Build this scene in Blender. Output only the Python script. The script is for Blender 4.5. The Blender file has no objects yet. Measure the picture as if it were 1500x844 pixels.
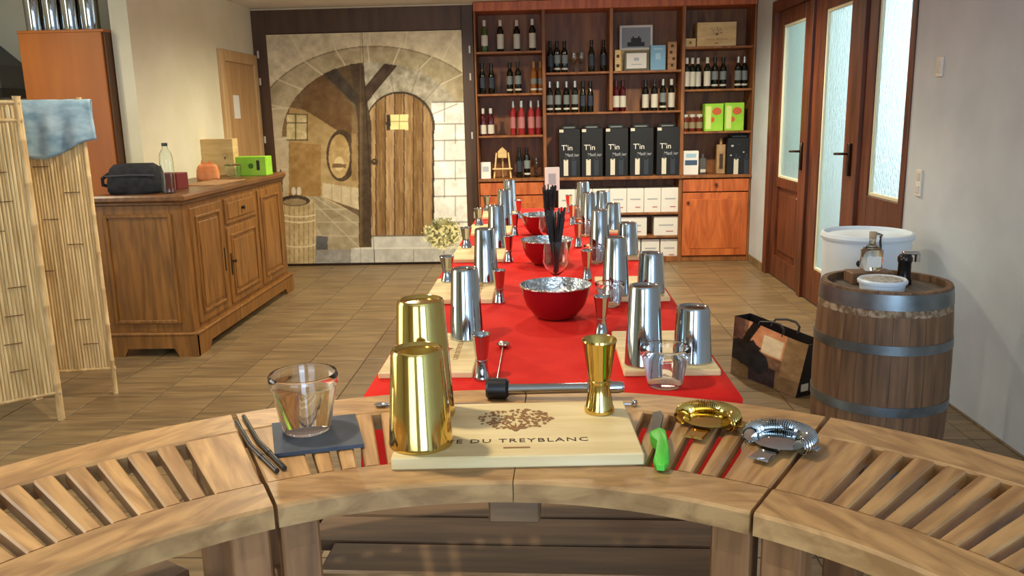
import bpy, math, random
import numpy as np
from mathutils import Matrix, Vector
random.seed(7)
S = bpy.context.scene
C = S.collection
R = math.radians
# ------------------------------------------------------------------ camera
H = 1.5; F = 1206.85; PCX, PCY = 750, 422
pitch, yaw, roll = 0.207915, -0.040621, -0.021605
fw = np.array([math.sin(yaw)*math.cos(pitch), math.cos(yaw)*math.cos(pitch), -math.sin(pitch)])
rt = np.cross(fw, [0, 0, 1]); rt /= np.linalg.norm(rt); up = np.cross(rt, fw)
cr, sr = math.cos(roll), math.sin(roll)
AX = np.array([cr*rt + sr*up, -sr*rt + cr*up, fw])
cam = bpy.data.cameras.new('camera'); camo = bpy.data.objects.new('camera', cam); C.objects.link(camo)
cam.sensor_width = 36; cam.lens = F/1500*36; cam.clip_start = 0.02
m = Matrix.Identity(4)
for i in range(3):
    m[i][0] = AX[0][i]; m[i][1] = AX[1][i]; m[i][2] = -AX[2][i]
m[2][3] = H
camo.matrix_world = m; S.camera = camo
def P(x, y, z=None, Y=None, X=None):
    """photo pixel -> world point on a plane of known height / depth / side"""
    d = AX.T @ np.array([(x-PCX)/F, -(y-PCY)/F, 1.0])
    t = (z-H)/d[2] if z is not None else (Y/d[1] if Y is not None else X/d[0])
    return Vector((d[0]*t, d[1]*t, d[2]*t+H))
# ------------------------------------------------------------------ world, lights, exposure
S.view_settings.view_transform = 'Standard'; S.view_settings.look = 'None'
S.view_settings.gamma = 1; S.view_settings.use_curve_mapping = False
S.view_settings.exposure = 0.28
W = bpy.data.worlds.new('world'); S.world = W; W.use_nodes = True
bg = W.node_tree.nodes['Background']; bg.inputs[0].default_value = (0.72, 0.86, 1.0, 1); bg.inputs[1].default_value = 2.6
def area(name, loc, rot, sx, sy, power, col):
    l = bpy.data.lights.new(name, 'AREA'); l.shape = 'RECTANGLE'; l.size = sx; l.size_y = sy
    l.energy = power; l.color = col
    o = bpy.data.objects.new(name, l); C.objects.link(o); o.location = loc; o.rotation_euler = rot
    return o
# warm daylight from an unseen window assumed on the screen side, cool daylight at rear windows added out of view
area('assumed_side_daylight', (-4.5, 2.2, 1.55), (0, R(-90), 0), 1.5, 2.2, 26, (1.0, 0.86, 0.55))
area('added_rear_daylight', (-1.3, -2.35, 1.55), (R(90), 0, 0), 1.7, 1.6, 18, (0.60, 0.78, 1.0))
area('added_rear_daylight', (1.0, -2.35, 1.55), (R(90), 0, 0), 1.4, 1.6, 66, (0.46, 0.70, 1.0))
# ------------------------------------------------------------------ materials
def lin(c):
    return tuple(((v/255)/12.92 if v/255 <= .04045 else ((v/255+.055)/1.055)**2.4) for v in c)
MATS = {}
def mat(name, col, rough=.5, metal=0., **k):
    if name in MATS: return MATS[name]
    mt = bpy.data.materials.new(name); mt.use_nodes = True; MATS[name] = mt
    b = mt.node_tree.nodes['Principled BSDF']
    b.inputs['Base Color'].default_value = (*lin(col), 1); b.inputs['Roughness'].default_value = rough; b.inputs['Metallic'].default_value = metal
    for kk, v in k.items(): b.inputs[kk.replace('_', ' ')].default_value = v
    return mt
def noisy(name, c1, c2, scale=(5, 5, 5), rough=.6, detail=4., bump=0., var=.0, metal=0., lo=.35, hi=.65, dist=0., spec=.5):
    """two tone noise stretched by scale, brightness varied per object"""
    if name in MATS: return MATS[name]
    mt = bpy.data.materials.new(name); mt.use_nodes = True; MATS[name] = mt
    nt = mt.node_tree; N = nt.nodes; L = nt.links; b = N['Principled BSDF']
    tc = N.new('ShaderNodeTexCoord'); mp = N.new('ShaderNodeMapping'); mp.inputs['Scale'].default_value = scale
    oi = N.new('ShaderNodeObjectInfo'); ad = N.new('ShaderNodeVectorMath'); ad.operation = 'MULTIPLY_ADD'
    cm = N.new('ShaderNodeCombineXYZ')
    for i in range(3): L.new(oi.outputs['Random'], cm.inputs[i])
    ad.inputs[1].default_value = (13.7, 7.9, 11.3) if var else (0, 0, 0)
    L.new(cm.outputs[0], ad.inputs[0]); L.new(tc.outputs['Object'], mp.inputs[0]); L.new(mp.outputs[0], ad.inputs[2])
    nz = N.new('ShaderNodeTexNoise'); nz.inputs['Scale'].default_value = 1; nz.inputs['Detail'].default_value = detail
    nz.inputs['Distortion'].default_value = dist
    L.new(ad.outputs[0], nz.inputs['Vector'])
    rp = N.new('ShaderNodeValToRGB'); e = rp.color_ramp.elements
    e[0].position = lo; e[1].position = hi; e[0].color = (*lin(c1), 1); e[1].color = (*lin(c2), 1)
    L.new(nz.outputs[0], rp.inputs[0]); out = rp.outputs[0]
    if var:
        mr = N.new('ShaderNodeMapRange'); mr.inputs[3].default_value = 1-var; mr.inputs[4].default_value = 1+var
        L.new(oi.outputs['Random'], mr.inputs[0])
        hs = N.new('ShaderNodeHueSaturation'); L.new(mr.outputs[0], hs.inputs['Value']); L.new(out, hs.inputs['Color']); out = hs.outputs[0]
    L.new(out, b.inputs['Base Color']); b.inputs['Roughness'].default_value = rough; b.inputs['Metallic'].default_value = metal
    b.inputs['Specular IOR Level'].default_value = spec
    if bump:
        bp = N.new('ShaderNodeBump'); bp.inputs['Strength'].default_value = bump; bp.inputs['Distance'].default_value = .01
        L.new(nz.outputs[0], bp.inputs['Height']); L.new(bp.outputs[0], b.inputs['Normal'])
    return mt
def painted(name, rough=.7):
    mt = bpy.data.materials.new(name); mt.use_nodes = True; N = mt.node_tree.nodes
    a = N.new('ShaderNodeVertexColor'); a.layer_name = 'paint'
    mt.node_tree.links.new(a.outputs[0], N['Principled BSDF'].inputs['Base Color']); N['Principled BSDF'].inputs['Roughness'].default_value = rough
    return mt
def glassy(name, col=(1, 1, 1), rough=.02, ior=1.45):
    return mat(name, tuple(int(255*c) for c in col), rough, 0, Transmission_Weight=1.0, IOR=ior)
plaster = noisy('plaster', (226, 219, 188), (234, 228, 200), (3, 3, 3), .85, bump=.05)
plaster_w = noisy('blue_lit_plaster', (178, 185, 191), (190, 196, 201), (3, 3, 3), .85, bump=.05)  # bluish tint stands in for cool daylight on the right wall
ceil_m = noisy('ceiling_paint', (225, 222, 214), (232, 230, 224), (2, 2, 2), .9)
tile_m = noisy('tile', (104, 86, 62), (136, 113, 80), (3, 26, 9), .38, 5, .03, .07)
grout_m = mat('grout', (88, 72, 54), .9)
teak = noisy('teak', (146, 104, 62), (198, 152, 98), (60, 5, 40), .42, 6, .06, .12, dist=.4)
teak_rail = noisy('teak_rail', (148, 108, 66), (190, 146, 94), (14, 50, 40), .4, 6, .06, .06, dist=.6)
teak_dark = noisy('shaded_dark_wood', (84, 60, 38), (120, 88, 56), (4, 45, 40), .6, 6, .08, .12)  # dark tone carries the shade under the bar; table frame shares it
oak = noisy('oak', (106, 68, 24), (144, 96, 40), (26, 26, 3), .45, 6, .05, .05, dist=.5)
oak_top = noisy('oak_top', (92, 58, 30), (124, 82, 44), (30, 3, 30), .35, 6, .04)
pine = noisy('pine', (112, 66, 30), (152, 96, 48), (10, 10, 1.6), .5, 6, .02, .10, dist=1.5)  # darker than the fronts, with the shelf recess shade in its colour
pine_f = noisy('pine_front', (168, 82, 36), (206, 112, 54), (9, 9, 1.4), .42, 6, .02, .06, dist=2.5)
walnut = noisy('dark_frame', (66, 46, 30), (88, 63, 42), (9, 9, 1.5), .5, 6, .02)
mahog = noisy('door_wood', (68, 33, 18), (104, 52, 26), (20, 20, 2.5), .42, 5, .03, .05)
orange_w = noisy('beech_panel', (164, 90, 20), (178, 102, 28), (9, 9, 1.2), .4, 4)
doorw = noisy('light_door', (176, 136, 88), (196, 156, 106), (20, 20, 2), .5)
boardw = noisy('board_wood', (214, 186, 132), (236, 212, 162), (4, 30, 30), .55, 5, .02, .05)
boxw = noisy('box_wood', (206, 172, 112), (226, 196, 138), (5, 5, 25), .6, 4)
bamboo = noisy('bamboo', (188, 156, 100), (240, 214, 158), (90, 90, 4), .55, 5, .05, .13)
bamboo_d = noisy('bamboo_pole', (190, 156, 102), (226, 198, 146), (30, 30, 7), .5, 4, .05, .08)
steel = noisy('polished_steel', (178, 183, 186), (198, 202, 204), (3, 3, 3), .07, metal=1)
gold = noisy('polished_gold', (208, 178, 100), (220, 190, 112), (3, 3, 3), .10, metal=1)
chrome = mat('chrome', (200, 202, 204), .15, 1)
red_cloth = noisy('red_cloth', (212, 32, 26), (226, 44, 34), (8, 8, 8), .85, 4, .04, spec=.2)
red_en = mat('red_enamel', (140, 14, 22), .18)
black_m = mat('black_plastic', (16, 16, 18), .4)
black_fab = noisy('black_fabric', (16, 17, 22), (34, 36, 44), (30, 30, 30), .85, bump=.1)
white_m = noisy('blue_lit_enamel', (214, 226, 236), (222, 233, 242), (4, 4, 4), .35)  # faint blue in the white imitates cool daylight on the tub
white_card = mat('white_card', (228, 225, 216), .7)
acrylic = glassy('acrylic', (1, 1, 1), .02, 1.46)
clear = glassy('clear_glass', (.98, 1, .99), .01, 1.45)
dark_glass = mat('dark_glass', (12, 18, 14), .08)
green_glass = mat('green_glass', (66, 92, 40), .08)
amber_glass = mat('amber_glass', (140, 84, 30), .1)
rose_glass = mat('rose_glass', (150, 40, 44), .1)
red_glass = mat('red_wine_glass', (74, 16, 22), .1)
iron = noisy('hoop_iron', (106, 112, 116), (140, 147, 150), (8, 8, 8), .38, metal=.85)
stave = noisy('barrel_stave', (92, 66, 44), (134, 98, 68), (30, 30, 2.5), .65, 6, .1, .10)
slate = noisy('slate', (48, 54, 66), (64, 72, 86), (20, 20, 20), .6, bump=.1)
denim = noisy('denim', (116, 148, 168), (176, 200, 212), (9, 9, 14), .95, 5, .2)
lime = mat('lime_plastic', (84, 196, 62), .35)
limebox = noisy('lime_card', (136, 196, 40), (156, 212, 60), (9, 9, 9), .55)
burn = mat('burnt_mark', (142, 98, 56), .8)
darkmark = mat('dark_mark', (70, 52, 34), .8)
ink = mat('ink', (24, 24, 26), .6)
greyprint = mat('grey_print', (170, 174, 178), .6)
# ------------------------------------------------------------------ mesh builder
class MB:
    def __init__(s): s.v = []; s.f = []
    def add(s, vs, fs, M=None):
        n = len(s.v)
        s.v += [tuple(M @ Vector(v)) if M is not None else tuple(v) for v in vs]
        s.f += [tuple(i+n for i in f) for f in fs]; return s
    def box(s, x0, x1, y0, y1, z0, z1, M=None):
        return s.add([(x0,y0,z0),(x1,y0,z0),(x1,y1,z0),(x0,y1,z0),(x0,y0,z1),(x1,y0,z1),(x1,y1,z1),(x0,y1,z1)],
            [(0,3,2,1),(4,5,6,7),(0,1,5,4),(1,2,6,5),(2,3,7,6),(3,0,4,7)], M)
    def cbox(s, x0, x1, y0, y1, z0, z1, c=.004, M=None):
        """box with chamfered edges"""
        X = (x0, x1); Yv = (y0, y1); Z = (z0, z1); vs = []; idx = {}
        for i in (0, 1):
            for j in (0, 1):
                for k in (0, 1):
                    sx = c if i == 0 else -c; sy = c if j == 0 else -c; sz = c if k == 0 else -c
                    for a, p in (('x', (X[i], Yv[j]+sy, Z[k]+sz)), ('y', (X[i]+sx, Yv[j], Z[k]+sz)), ('z', (X[i]+sx, Yv[j]+sy, Z[k]))):
                        idx[(i, j, k, a)] = len(vs); vs.append(p)
        g = lambda i, j, k, a: idx[(i, j, k, a)]
        fs = [tuple(g(i, *jk, 'x') for jk in ((0,0),(1,0),(1,1),(0,1))) for i in (0, 1)]
        fs += [tuple(g(ik[0], j, ik[1], 'y') for ik in ((0,0),(1,0),(1,1),(0,1))) for j in (0, 1)]
        fs += [tuple(g(*ij, k, 'z') for ij in ((0,0),(1,0),(1,1),(0,1))) for k in (0, 1)]
        for a in (0, 1):
            for b in (0, 1):
                fs.append((g(0,a,b,'y'), g(1,a,b,'y'), g(1,a,b,'z'), g(0,a,b,'z')))
                fs.append((g(a,0,b,'x'), g(a,1,b,'x'), g(a,1,b,'z'), g(a,0,b,'z')))
                fs.append((g(a,b,0,'x'), g(a,b,1,'x'), g(a,b,1,'y'), g(a,b,0,'y')))
        for i in (0, 1):
            for j in (0, 1):
                for k in (0, 1): fs.append((g(i,j,k,'x'), g(i,j,k,'y'), g(i,j,k,'z')))
        return s.add(vs, fs, M)
    def prism(s, poly, z0, z1, M=None):
        n = len(poly); vs = [(x, y, z0) for x, y in poly] + [(x, y, z1) for x, y in poly]
        fs = [tuple(range(n))[::-1], tuple(range(n, 2*n))] + [(i, (i+1) % n, n+(i+1) % n, n+i) for i in range(n)]
        return s.add(vs, fs, M)
    def lathe(s, prof, seg=24, M=None, cap=True, a0=0., a1=2*math.pi):
        full = abs(a1-a0-2*math.pi) < 1e-6; ns = seg if full else seg+1
        vs = []
        for r, z in prof:
            for i in range(ns):
                a = a0+(a1-a0)*i/seg; vs.append((r*math.cos(a), r*math.sin(a), z))
        fs = []
        for j in range(len(prof)-1):
            for i in range(seg):
                i2 = (i+1) % ns if full else i+1
                fs.append((j*ns+i, j*ns+i2, (j+1)*ns+i2, (j+1)*ns+i))
        if cap and full:
            if prof[0][0] > 1e-5: fs.append(tuple(range(ns))[::-1])
            if prof[-1][0] > 1e-5: fs.append(tuple(range((len(prof)-1)*ns, len(prof)*ns)))
        return s.add(vs, fs, M)
    def tube(s, pts, r, seg=8, closed=False):
        pts = [Vector(p) for p in pts]; n = len(pts); vs = []; fs = []
        rs = r if isinstance(r, (list, tuple)) else [r]*n
        prev = None
        for i, p in enumerate(pts):
            if closed: t = pts[(i+1) % n]-pts[i-1]
            else: t = pts[min(i+1, n-1)]-pts[max(i-1, 0)]
            t.normalize()
            u = prev if prev is not None else (Vector((0, 0, 1)) if abs(t.z) < .9 else Vector((1, 0, 0)))
            u = (u-t*u.dot(t)).normalized(); w = t.cross(u); prev = u
            for k in range(seg):
                a = 2*math.pi*k/seg; vs.append(tuple(p+(u*math.cos(a)+w*math.sin(a))*rs[i]))
        for i in range(n if closed else n-1):
            j = (i+1) % n
            for k in range(seg):
                k2 = (k+1) % seg; fs.append((i*seg+k, i*seg+k2, j*seg+k2, j*seg+k))
        if not closed: fs += [tuple(range(seg))[::-1], tuple(range((n-1)*seg, n*seg))]
        return s.add(vs, fs)
    def mesh(s, name, mt, smooth=None):
        me = bpy.data.meshes.new(name); me.from_pydata(s.v, [], s.f); me.validate()
        import bmesh
        b = bmesh.new(); b.from_mesh(me); bmesh.ops.remove_doubles(b, verts=b.verts, dist=1e-6); bmesh.ops.recalc_face_normals(b, faces=b.faces); b.to_mesh(me); b.free()
        if mt: me.materials.append(mt)
        if smooth:
            me.polygons.foreach_set('use_smooth', [True]*len(me.polygons)); me.set_sharp_from_angle(angle=R(smooth))
        return me
    def build(s, name, mt, parent=None, smooth=None, loc=None, rz=None):
        return put(name, s.mesh(name, mt, smooth), parent, loc, rz)
def put(name, me, parent=None, loc=None, rz=None):
    o = bpy.data.objects.new(name, me); C.objects.link(o)
    if parent: o.parent = parent
    if loc is not None: o.location = loc
    if rz is not None: o.rotation_euler = (0, 0, rz)
    return o
def tag(o, label=None, cat=None, group=None, kind=None):
    if label: o['label'] = label
    if cat: o['category'] = cat
    if group: o['group'] = group
    if kind: o['kind'] = kind
    return o
def thing(name, label, cat, loc=(0, 0, 0), rz=0., group=None):
    o = bpy.data.objects.new(name, None); C.objects.link(o); o.empty_display_size = .05
    o.location = loc; o.rotation_euler = (0, 0, rz); return tag(o, label, cat, group)
def struct(name, mb, mt, parent=None, smooth=None):
    o = mb.build(name, mt, parent, smooth)
    if not parent: o['kind'] = 'structure'
    return o
def copy_tree(o, loc=None, rz=None, label=None, parent=None):
    c = o.copy(); C.objects.link(c); c.parent = parent
    if loc is not None: c.location = loc
    if rz is not None: c.rotation_euler = (0, 0, rz)
    if label: c['label'] = label
    for ch in [x for x in bpy.data.objects if x.parent == o]: copy_tree(ch, parent=c)
    return c
class Proto:
    """first use moves the prototype itself, later uses copy it"""
    def __init__(s, root): s.root = root; s.used = False
    def at(s, loc, rz=0., label=None, group=None):
        if not s.used: s.used = True; o = s.root; o.location = loc; o.rotation_euler = (0, 0, rz)
        else: o = copy_tree(s.root, loc, rz)
        if label: o['label'] = label
        if group: o['group'] = group
        return o
def text(name, body, size, mt, parent, M, align='CENTER', ext=.0004, spacing=1.0):
    cu = bpy.data.curves.new(name, 'FONT'); cu.body = body; cu.size = size; cu.align_x = align; cu.extrude = ext; cu.space_character = spacing
    cu.resolution_u = 2
    t = bpy.data.objects.new(name, cu); C.objects.link(t); bpy.context.view_layer.update()
    me = bpy.data.meshes.new_from_object(t.evaluated_get(bpy.context.evaluated_depsgraph_get()))
    bpy.data.objects.remove(t); bpy.data.curves.remove(cu)
    me.transform(M); me.materials.clear(); me.materials.append(mt)
    return put(name, me, parent)
FRONT = Matrix(((1, 0, 0, 0), (0, 0, -1, 0), (0, 1, 0, 0), (0, 0, 0, 1)))   # local xy -> xz, facing -Y
def T(x, y, z): return Matrix.Translation((x, y, z))
RZ = lambda a: Matrix.Rotation(a, 4, 'Z'); RX = lambda a: Matrix.Rotation(a, 4, 'X'); RY = lambda a: Matrix.Rotation(a, 4, 'Y')
ORD = ['first', 'second', 'third', 'fourth', 'fifth', 'sixth', 'seventh', 'eighth', 'ninth', 'tenth']
# ------------------------------------------------------------------ numpy painting helpers
_rng = np.random.RandomState(3); _lat = _rng.rand(64, 64)
def vnoise(x, y):
    xi = np.floor(x).astype(int); yi = np.floor(y).astype(int); fx = x-xi; fy = y-yi
    fx = fx*fx*(3-2*fx); fy = fy*fy*(3-2*fy); g = lambda a, b: _lat[a % 64, b % 64]
    return (g(xi, yi)*(1-fx)+g(xi+1, yi)*fx)*(1-fy)+(g(xi, yi+1)*(1-fx)+g(xi+1, yi+1)*fx)*fy
def fbm(x, y): return .5*vnoise(x, y)+.3*vnoise(x*2.1+5, y*2.1)+.2*vnoise(x*4.3, y*4.3+9)
def inpoly(x, y, poly):
    r = np.zeros(x.shape, bool); n = len(poly)
    for i in range(n):
        x1, y1 = poly[i]; x2, y2 = poly[(i+1) % n]
        if y1 == y2: continue
        c = ((y1 > y) != (y2 > y)) & (x < (x2-x1)*(y-y1)/(y2-y1)+x1); r ^= c
    return r
def segd(x, y, a, b):
    ax, ay = a; bx, by = b; dx, dy = bx-ax, by-ay
    t = np.clip(((x-ax)*dx+(y-ay)*dy)/(dx*dx+dy*dy), 0, 1)
    return np.hypot(x-ax-t*dx, y-ay-t*dy)
def paint_mesh(name, nx, ny, point, colour, mt, parent=None, thick=None):
    """flat printed panel: grid of nx*ny quads, point(u,v)->xyz, colour(u,v arrays)->sRGB"""
    u, v = np.meshgrid(np.linspace(0, 1, nx+1), np.linspace(0, 1, ny+1))
    pts = [point(a, b) for a, b in zip(u.ravel(), v.ravel())]
    fs = [(j*(nx+1)+i, j*(nx+1)+i+1, (j+1)*(nx+1)+i+1, (j+1)*(nx+1)+i) for j in range(ny) for i in range(nx)]
    me = bpy.data.meshes.new(name); me.from_pydata(pts, [], fs)
    col = np.clip(colour(u.ravel(), v.ravel()), 0, 255)/255
    col = np.where(col <= .04045, col/12.92, ((col+.055)/1.055)**2.4)
    at = me.color_attributes.new('paint', 'FLOAT_COLOR', 'POINT')
    at.data.foreach_set('color', np.c_[col, np.ones(len(col))].astype(np.float32).ravel())
    me.materials.append(mt); return put(name, me, parent)
# ================================================================== SETTING
XR, YB, ZC, XL = 2.06, 8.72, 2.565, -2.85
def proj(p):
    c = AX @ (np.array(p)-np.array([0, 0, H])); return PCX+F*c[0]/c[2], PCY-F*c[1]/c[2], c[2]
floor = struct('floor', MB().box(-4.7, 2.3, -2.6, 8.8, -.08, -.004), grout_m)
rest = MB(); cache = {}
for i in range(-1, 20):
    for j in range(-24, 11):
        x0, x1 = 1.597-.342*i+.003, 1.597-.342*(i-1)-.003
        y0, y1 = 5.327+.342*(j-1)+.003, 5.327+.342*j-.003
        x0 = max(x0, -4.6); x1 = min(x1, XR+(.06 if 4.8 < y0 < 7.7 else 0))
        if y0 > 5.3: x0 = max(x0, XL)
        y1 = min(y1, 8.36)
        if x1-x0 < .02 or y1-y0 < .02: continue
        px, py, d = proj(((x0+x1)/2, (y0+y1)/2, 0))
        if d > 0 and -60 < px < 1560 and 330 < py < 700:
            key = (round(x1-x0, 3), round(y1-y0, 3))
            if key not in cache: cache[key] = MB().cbox(-key[0]/2, key[0]/2, -key[1]/2, key[1]/2, -.012, 0, .0015).mesh('tile', tile_m)
            put('tile', cache[key], floor, ((x0+x1)/2, (y0+y1)/2, 0))
        else: rest.box(x0, x1, y0, y1, -.012, 0)
rest.build('tile_field', tile_m, floor)['kind'] = 'stuff'
def wall_boxes(axis, a, b, lo, hi, openings, z1=ZC):
    """wall slab between a and b on the axis, from lo to hi along the other, openings = [(s0, s1, z0, z1)]"""
    mb = MB(); f = (lambda s0, s1, z0, zz: mb.box(a, b, s0, s1, z0, zz)) if axis == 'x' else (lambda s0, s1, z0, zz: mb.box(s0, s1, a, b, z0, zz))
    s = lo
    for s0, s1, z0, zz in openings:
        f(s, s0, -.05, z1)
        if z0 > 0: f(s0, s1, -.05, z0)
        f(s0, s1, zz, z1); s = s1
    f(s, hi, -.05, z1); return mb
struct('wall_back', wall_boxes('y', YB, YB+.1, -3.0, 2.3, []), plaster)
struct('wall_left', wall_boxes('x', XL-.13, XL, 5.85, YB, []), plaster)
struct('wall_alcove', wall_boxes('y', 6.5, 6.6, -4.7, XL-.13, []), plaster)
struct('wall_side', wall_boxes('x', -4.72, -4.6, -2.6, 6.6, [(1.1, 3.3, .8, 2.3)]), plaster)  # unseen window opening, assumed here for the warm side light
struct('wall_right', wall_boxes('x', XR, XR+.22, -2.6, YB, [(4.8, 7.72, -.01, 2.42)]), plaster_w)
struct('wall_rear', wall_boxes('y', -2.6, -2.5, -4.7, 2.3, [(-2.15, -.45, .75, 2.35), (.3, 1.7, .75, 2.35)]), plaster)  # openings added for incoming light and reflected stripes
struct('ceiling', MB().box(-4.72, 2.3, -2.6, 8.82, ZC, ZC+.08), ceil_m)
struct('baseboard_right', MB().cbox(XR-.012, XR+.002, 7.72, 8.26, 0, .075, .003), tile_m)
struct('baseboard_near', MB().cbox(XR-.010, XR+.002, -2.4, 4.8, 0, .008, .002), tile_m)
def frame_rect(mb, axis, c0, c1, s0, s1, z0, z1, w):
    f = (lambda a, b, e, g: mb.cbox(c0, c1, a, b, e, g, .003)) if axis == 'x' else (lambda a, b, e, g: mb.cbox(a, b, c0, c1, e, g, .003))
    f(s0, s0+w, z0, z1); f(s1-w, s1, z0, z1); f(s0+w, s1-w, z1-w, z1); f(s0+w, s1-w, z0, z0+w); return mb
struct('assumed_window_2', frame_rect(frame_rect(MB(), 'x', -4.69, -4.63, 1.1, 2.2, .8, 2.3, .06), 'x', -4.69, -4.63, 2.2, 3.3, .8, 2.3, .06), mahog)  # unseen side window frame, assumed to go with the warm light
struct('added_window_3', frame_rect(MB(), 'y', -2.58, -2.52, -2.15, -.45, .75, 2.35, .07), mahog)  # unseen rear windows, added to go with the rear light
struct('added_window_4', frame_rect(MB(), 'y', -2.58, -2.52, .3, 1.7, .75, 2.35, .07), mahog)
# frosted glass
fr = bpy.data.materials.new('frosted_glass'); fr.use_nodes = True; b = fr.node_tree.nodes['Principled BSDF']
b.inputs['Base Color'].default_value = (.86, .97, .95, 1); b.inputs['Roughness'].default_value = .38; b.inputs['Transmission Weight'].default_value = 1; b.inputs['IOR'].default_value = 1.25
nz = fr.node_tree.nodes.new('ShaderNodeTexVoronoi'); nz.inputs['Scale'].default_value = 45
bp = fr.node_tree.nodes.new('ShaderNodeBump'); bp.inputs['Strength'].default_value = .35; bp.inputs['Distance'].default_value = .01
fr.node_tree.links.new(nz.outputs[0], bp.inputs['Height']); fr.node_tree.links.new(bp.outputs[0], b.inputs['Normal'])
# glazed doors in the opening of the right wall: frame, then three leaves
struct('trim_1', MB().cbox(XR-.012, XR+.13, 7.62, 7.73, 0, 2.42).cbox(XR-.012, XR+.13, 4.79, 4.85, 0, 2.42).cbox(XR-.012, XR+.13, 4.85, 7.62, 2.32, 2.42).cbox(XR-.005, XR+.12, 6.60, 6.68, 0, 2.32).cbox(XR-.005, XR+.12, 5.55, 5.62, 0, 2.32), mahog)
def leaf(name, y0, y1, g0, g1, gz0, gz1, panel=None):
    d = MB(); a, b = XR+.02, XR+.07
    d.cbox(a, b, y0, g0, .01, 2.32); d.cbox(a, b, g1, y1, .01, 2.32); d.cbox(a, b, g0, g1, gz1, 2.32)
    if panel:
        d.cbox(a, b, g0, g1, .01, .2); d.cbox(a, b, g0, g1, panel, gz0)
    else: d.cbox(a, b, g0, g1, .01, gz0)
    o = struct(name, d, mahog)
    MB().box(XR+.044, XR+.052, g0, g1, gz0, gz1).build('pane', fr, o)
    bead = MB()
    frame_rect(bead, 'x', XR+.03, XR+.06, g0, g1, gz0, gz1, .022)
    bead.build('glazing_bead', bead_m, o)
    if panel: MB().cbox(XR+.03, XR+.06, g0+.05, g1-.05, .25, panel-.05, .012).build('panel', mahog, o); MB().box(XR+.045, XR+.065, g0, g1, .2, panel).build('panel_field', mahog, o)
    return o
bead_m = mat('pale_bead', (206, 200, 170), .5)
d1 = leaf('door_1', 6.68, 7.62, 6.86, 7.47, .90, 2.2, .82)
d2 = leaf('door_2', 5.62, 6.60, 5.86, 6.38, .27, 2.2)
d3 = leaf('window_1', 4.85, 5.55, 4.90, 5.40, .94, 2.26)
for o, y, z in ((d1, 6.77, 1.12), (d2, 5.72, 1.15)):
    MB().cbox(XR-.002, XR+.022, y-.018, y+.018, z-.11, z+.11, .004).tube([(XR+.02, y, z+.04), (XR-.04, y, z+.04), (XR-.05, y+.01, z+.04), (XR-.05, y+.11, z+.035)], .009).build('door_handle', mat('bronze', (58, 40, 30), .4, .6), o, 40)
for o, y, z in ((d1, 6.70, 1.85), (d2, 5.64, 1.98), (d1, 6.70, .75)):
    MB().lathe([(.008, -.035), (.008, .035)], 10, T(XR+.012, y, z)).build('hinge', chrome, o, 40)
ext = noisy('render_outside', (120, 142, 118), (150, 168, 140), (.6, .6, .6), .9)
struct('added_wall_outside', MB().box(3.7, 3.8, 9.3, 17, -.3, 4.5), ext)  # unseen wall added so the far panes look dull and greenish
struct('ground_outside', MB().box(2.3, 12, -6, 17, -.35, -.1), noisy('paving_outside', (150, 148, 140), (172, 170, 160), (2, 2, 2), .9))
# switch plate and socket on the white wall
def plate(name, label, px, py, w, h, n):
    p = P(px, py, X=XR-.002); t = thing(name, label, 'switch' if n == 1 else 'socket', p)
    MB().cbox(-.010, .003, -w/2, w/2, -h/2, h/2, .003).build('plate', mat('plate_plastic', (214, 208, 196), .5), t)
    for k in range(n):
        z = 0 if n == 1 else (k-.5)*h*.48
        MB().cbox(-.014, -.008, -w*.3, w*.3, z-h*.3/n, z+h*.3/n, .003).build('rocker' if n == 1 else 'outlet', mat('plate_inset', (196, 192, 184), .45), t)
plate('light_switch', 'small pale light switch plate high on the white wall', 1378, 98, .062, .10, 1)
plate('wall_socket', 'double wall socket plate beside the bright frosted window', 1347, 268, .065, .145, 2)
# light wooden door in the left wall
dd = struct('door_3', MB().cbox(XL+.001, XL+.02, 7.50, 8.25, 0, 2.02), doorw)
fm = MB().cbox(XL-.01, XL+.035, 7.40, 7.50, 0, 2.12).cbox(XL-.01, XL+.035, 8.25, 8.35, 0, 2.12).cbox(XL-.01, XL+.035, 7.50, 8.25, 2.02, 2.12)
fm.build('door_frame', noisy('door_frame_wood', (188, 150, 100), (208, 172, 122), (20, 20, 2), .5), dd)
MB().tube([(XL+.02, 7.62, 1.05), (XL+.06, 7.62, 1.05), (XL+.065, 7.74, 1.05)], .009).build('door_handle', chrome, dd, 40)
tag(MB().box(0, .002, -.075, .075, -.105, .105).build('paper_notice', white_card, None, None, (XL+.0205, 7.72, 1.62)), 'white paper notice stuck on the light wooden door', 'notice')
# ------------------------------------------------------------------ painted cupboard doors (mural)
YM = 8.36
cup = thing('mural_cupboard', 'dark brown built-in cupboard with a painted stone-arch cellar mural on its doors', 'cupboard', ((XL-.66)/2, YM, 0))
cx0 = cup.location.x
mbf = MB(); a, b = XL-cx0, -.665-cx0
mbf.cbox(a, a+.14, .0, .34, 0, 2.56).cbox(b-.115, b, .0, .34, 0, 2.56).cbox(a+.14, b-.115, .0, .34, 2.32, 2.56).cbox(a+.14, b-.115, .015, .34, 0, .025).box(a+.14, b-.115, .3, .34, .025, 2.32)
mbf.build('frame', walnut, cup)
MB().cbox(a, b, -.012, .02, 2.545, 2.563, .003).build('cornice', mat('pale_cornice', (196, 186, 160), .6), cup)
for hx in (a+.045, b-.04):
    for hz in (2.13, 1.87, 1.3, .5): MB().cbox(hx-.009, hx+.009, -.008, .004, hz-.035, hz+.035, .003).build('hinge', mat('hinge_white', (206, 202, 190), .4), cup)
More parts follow.
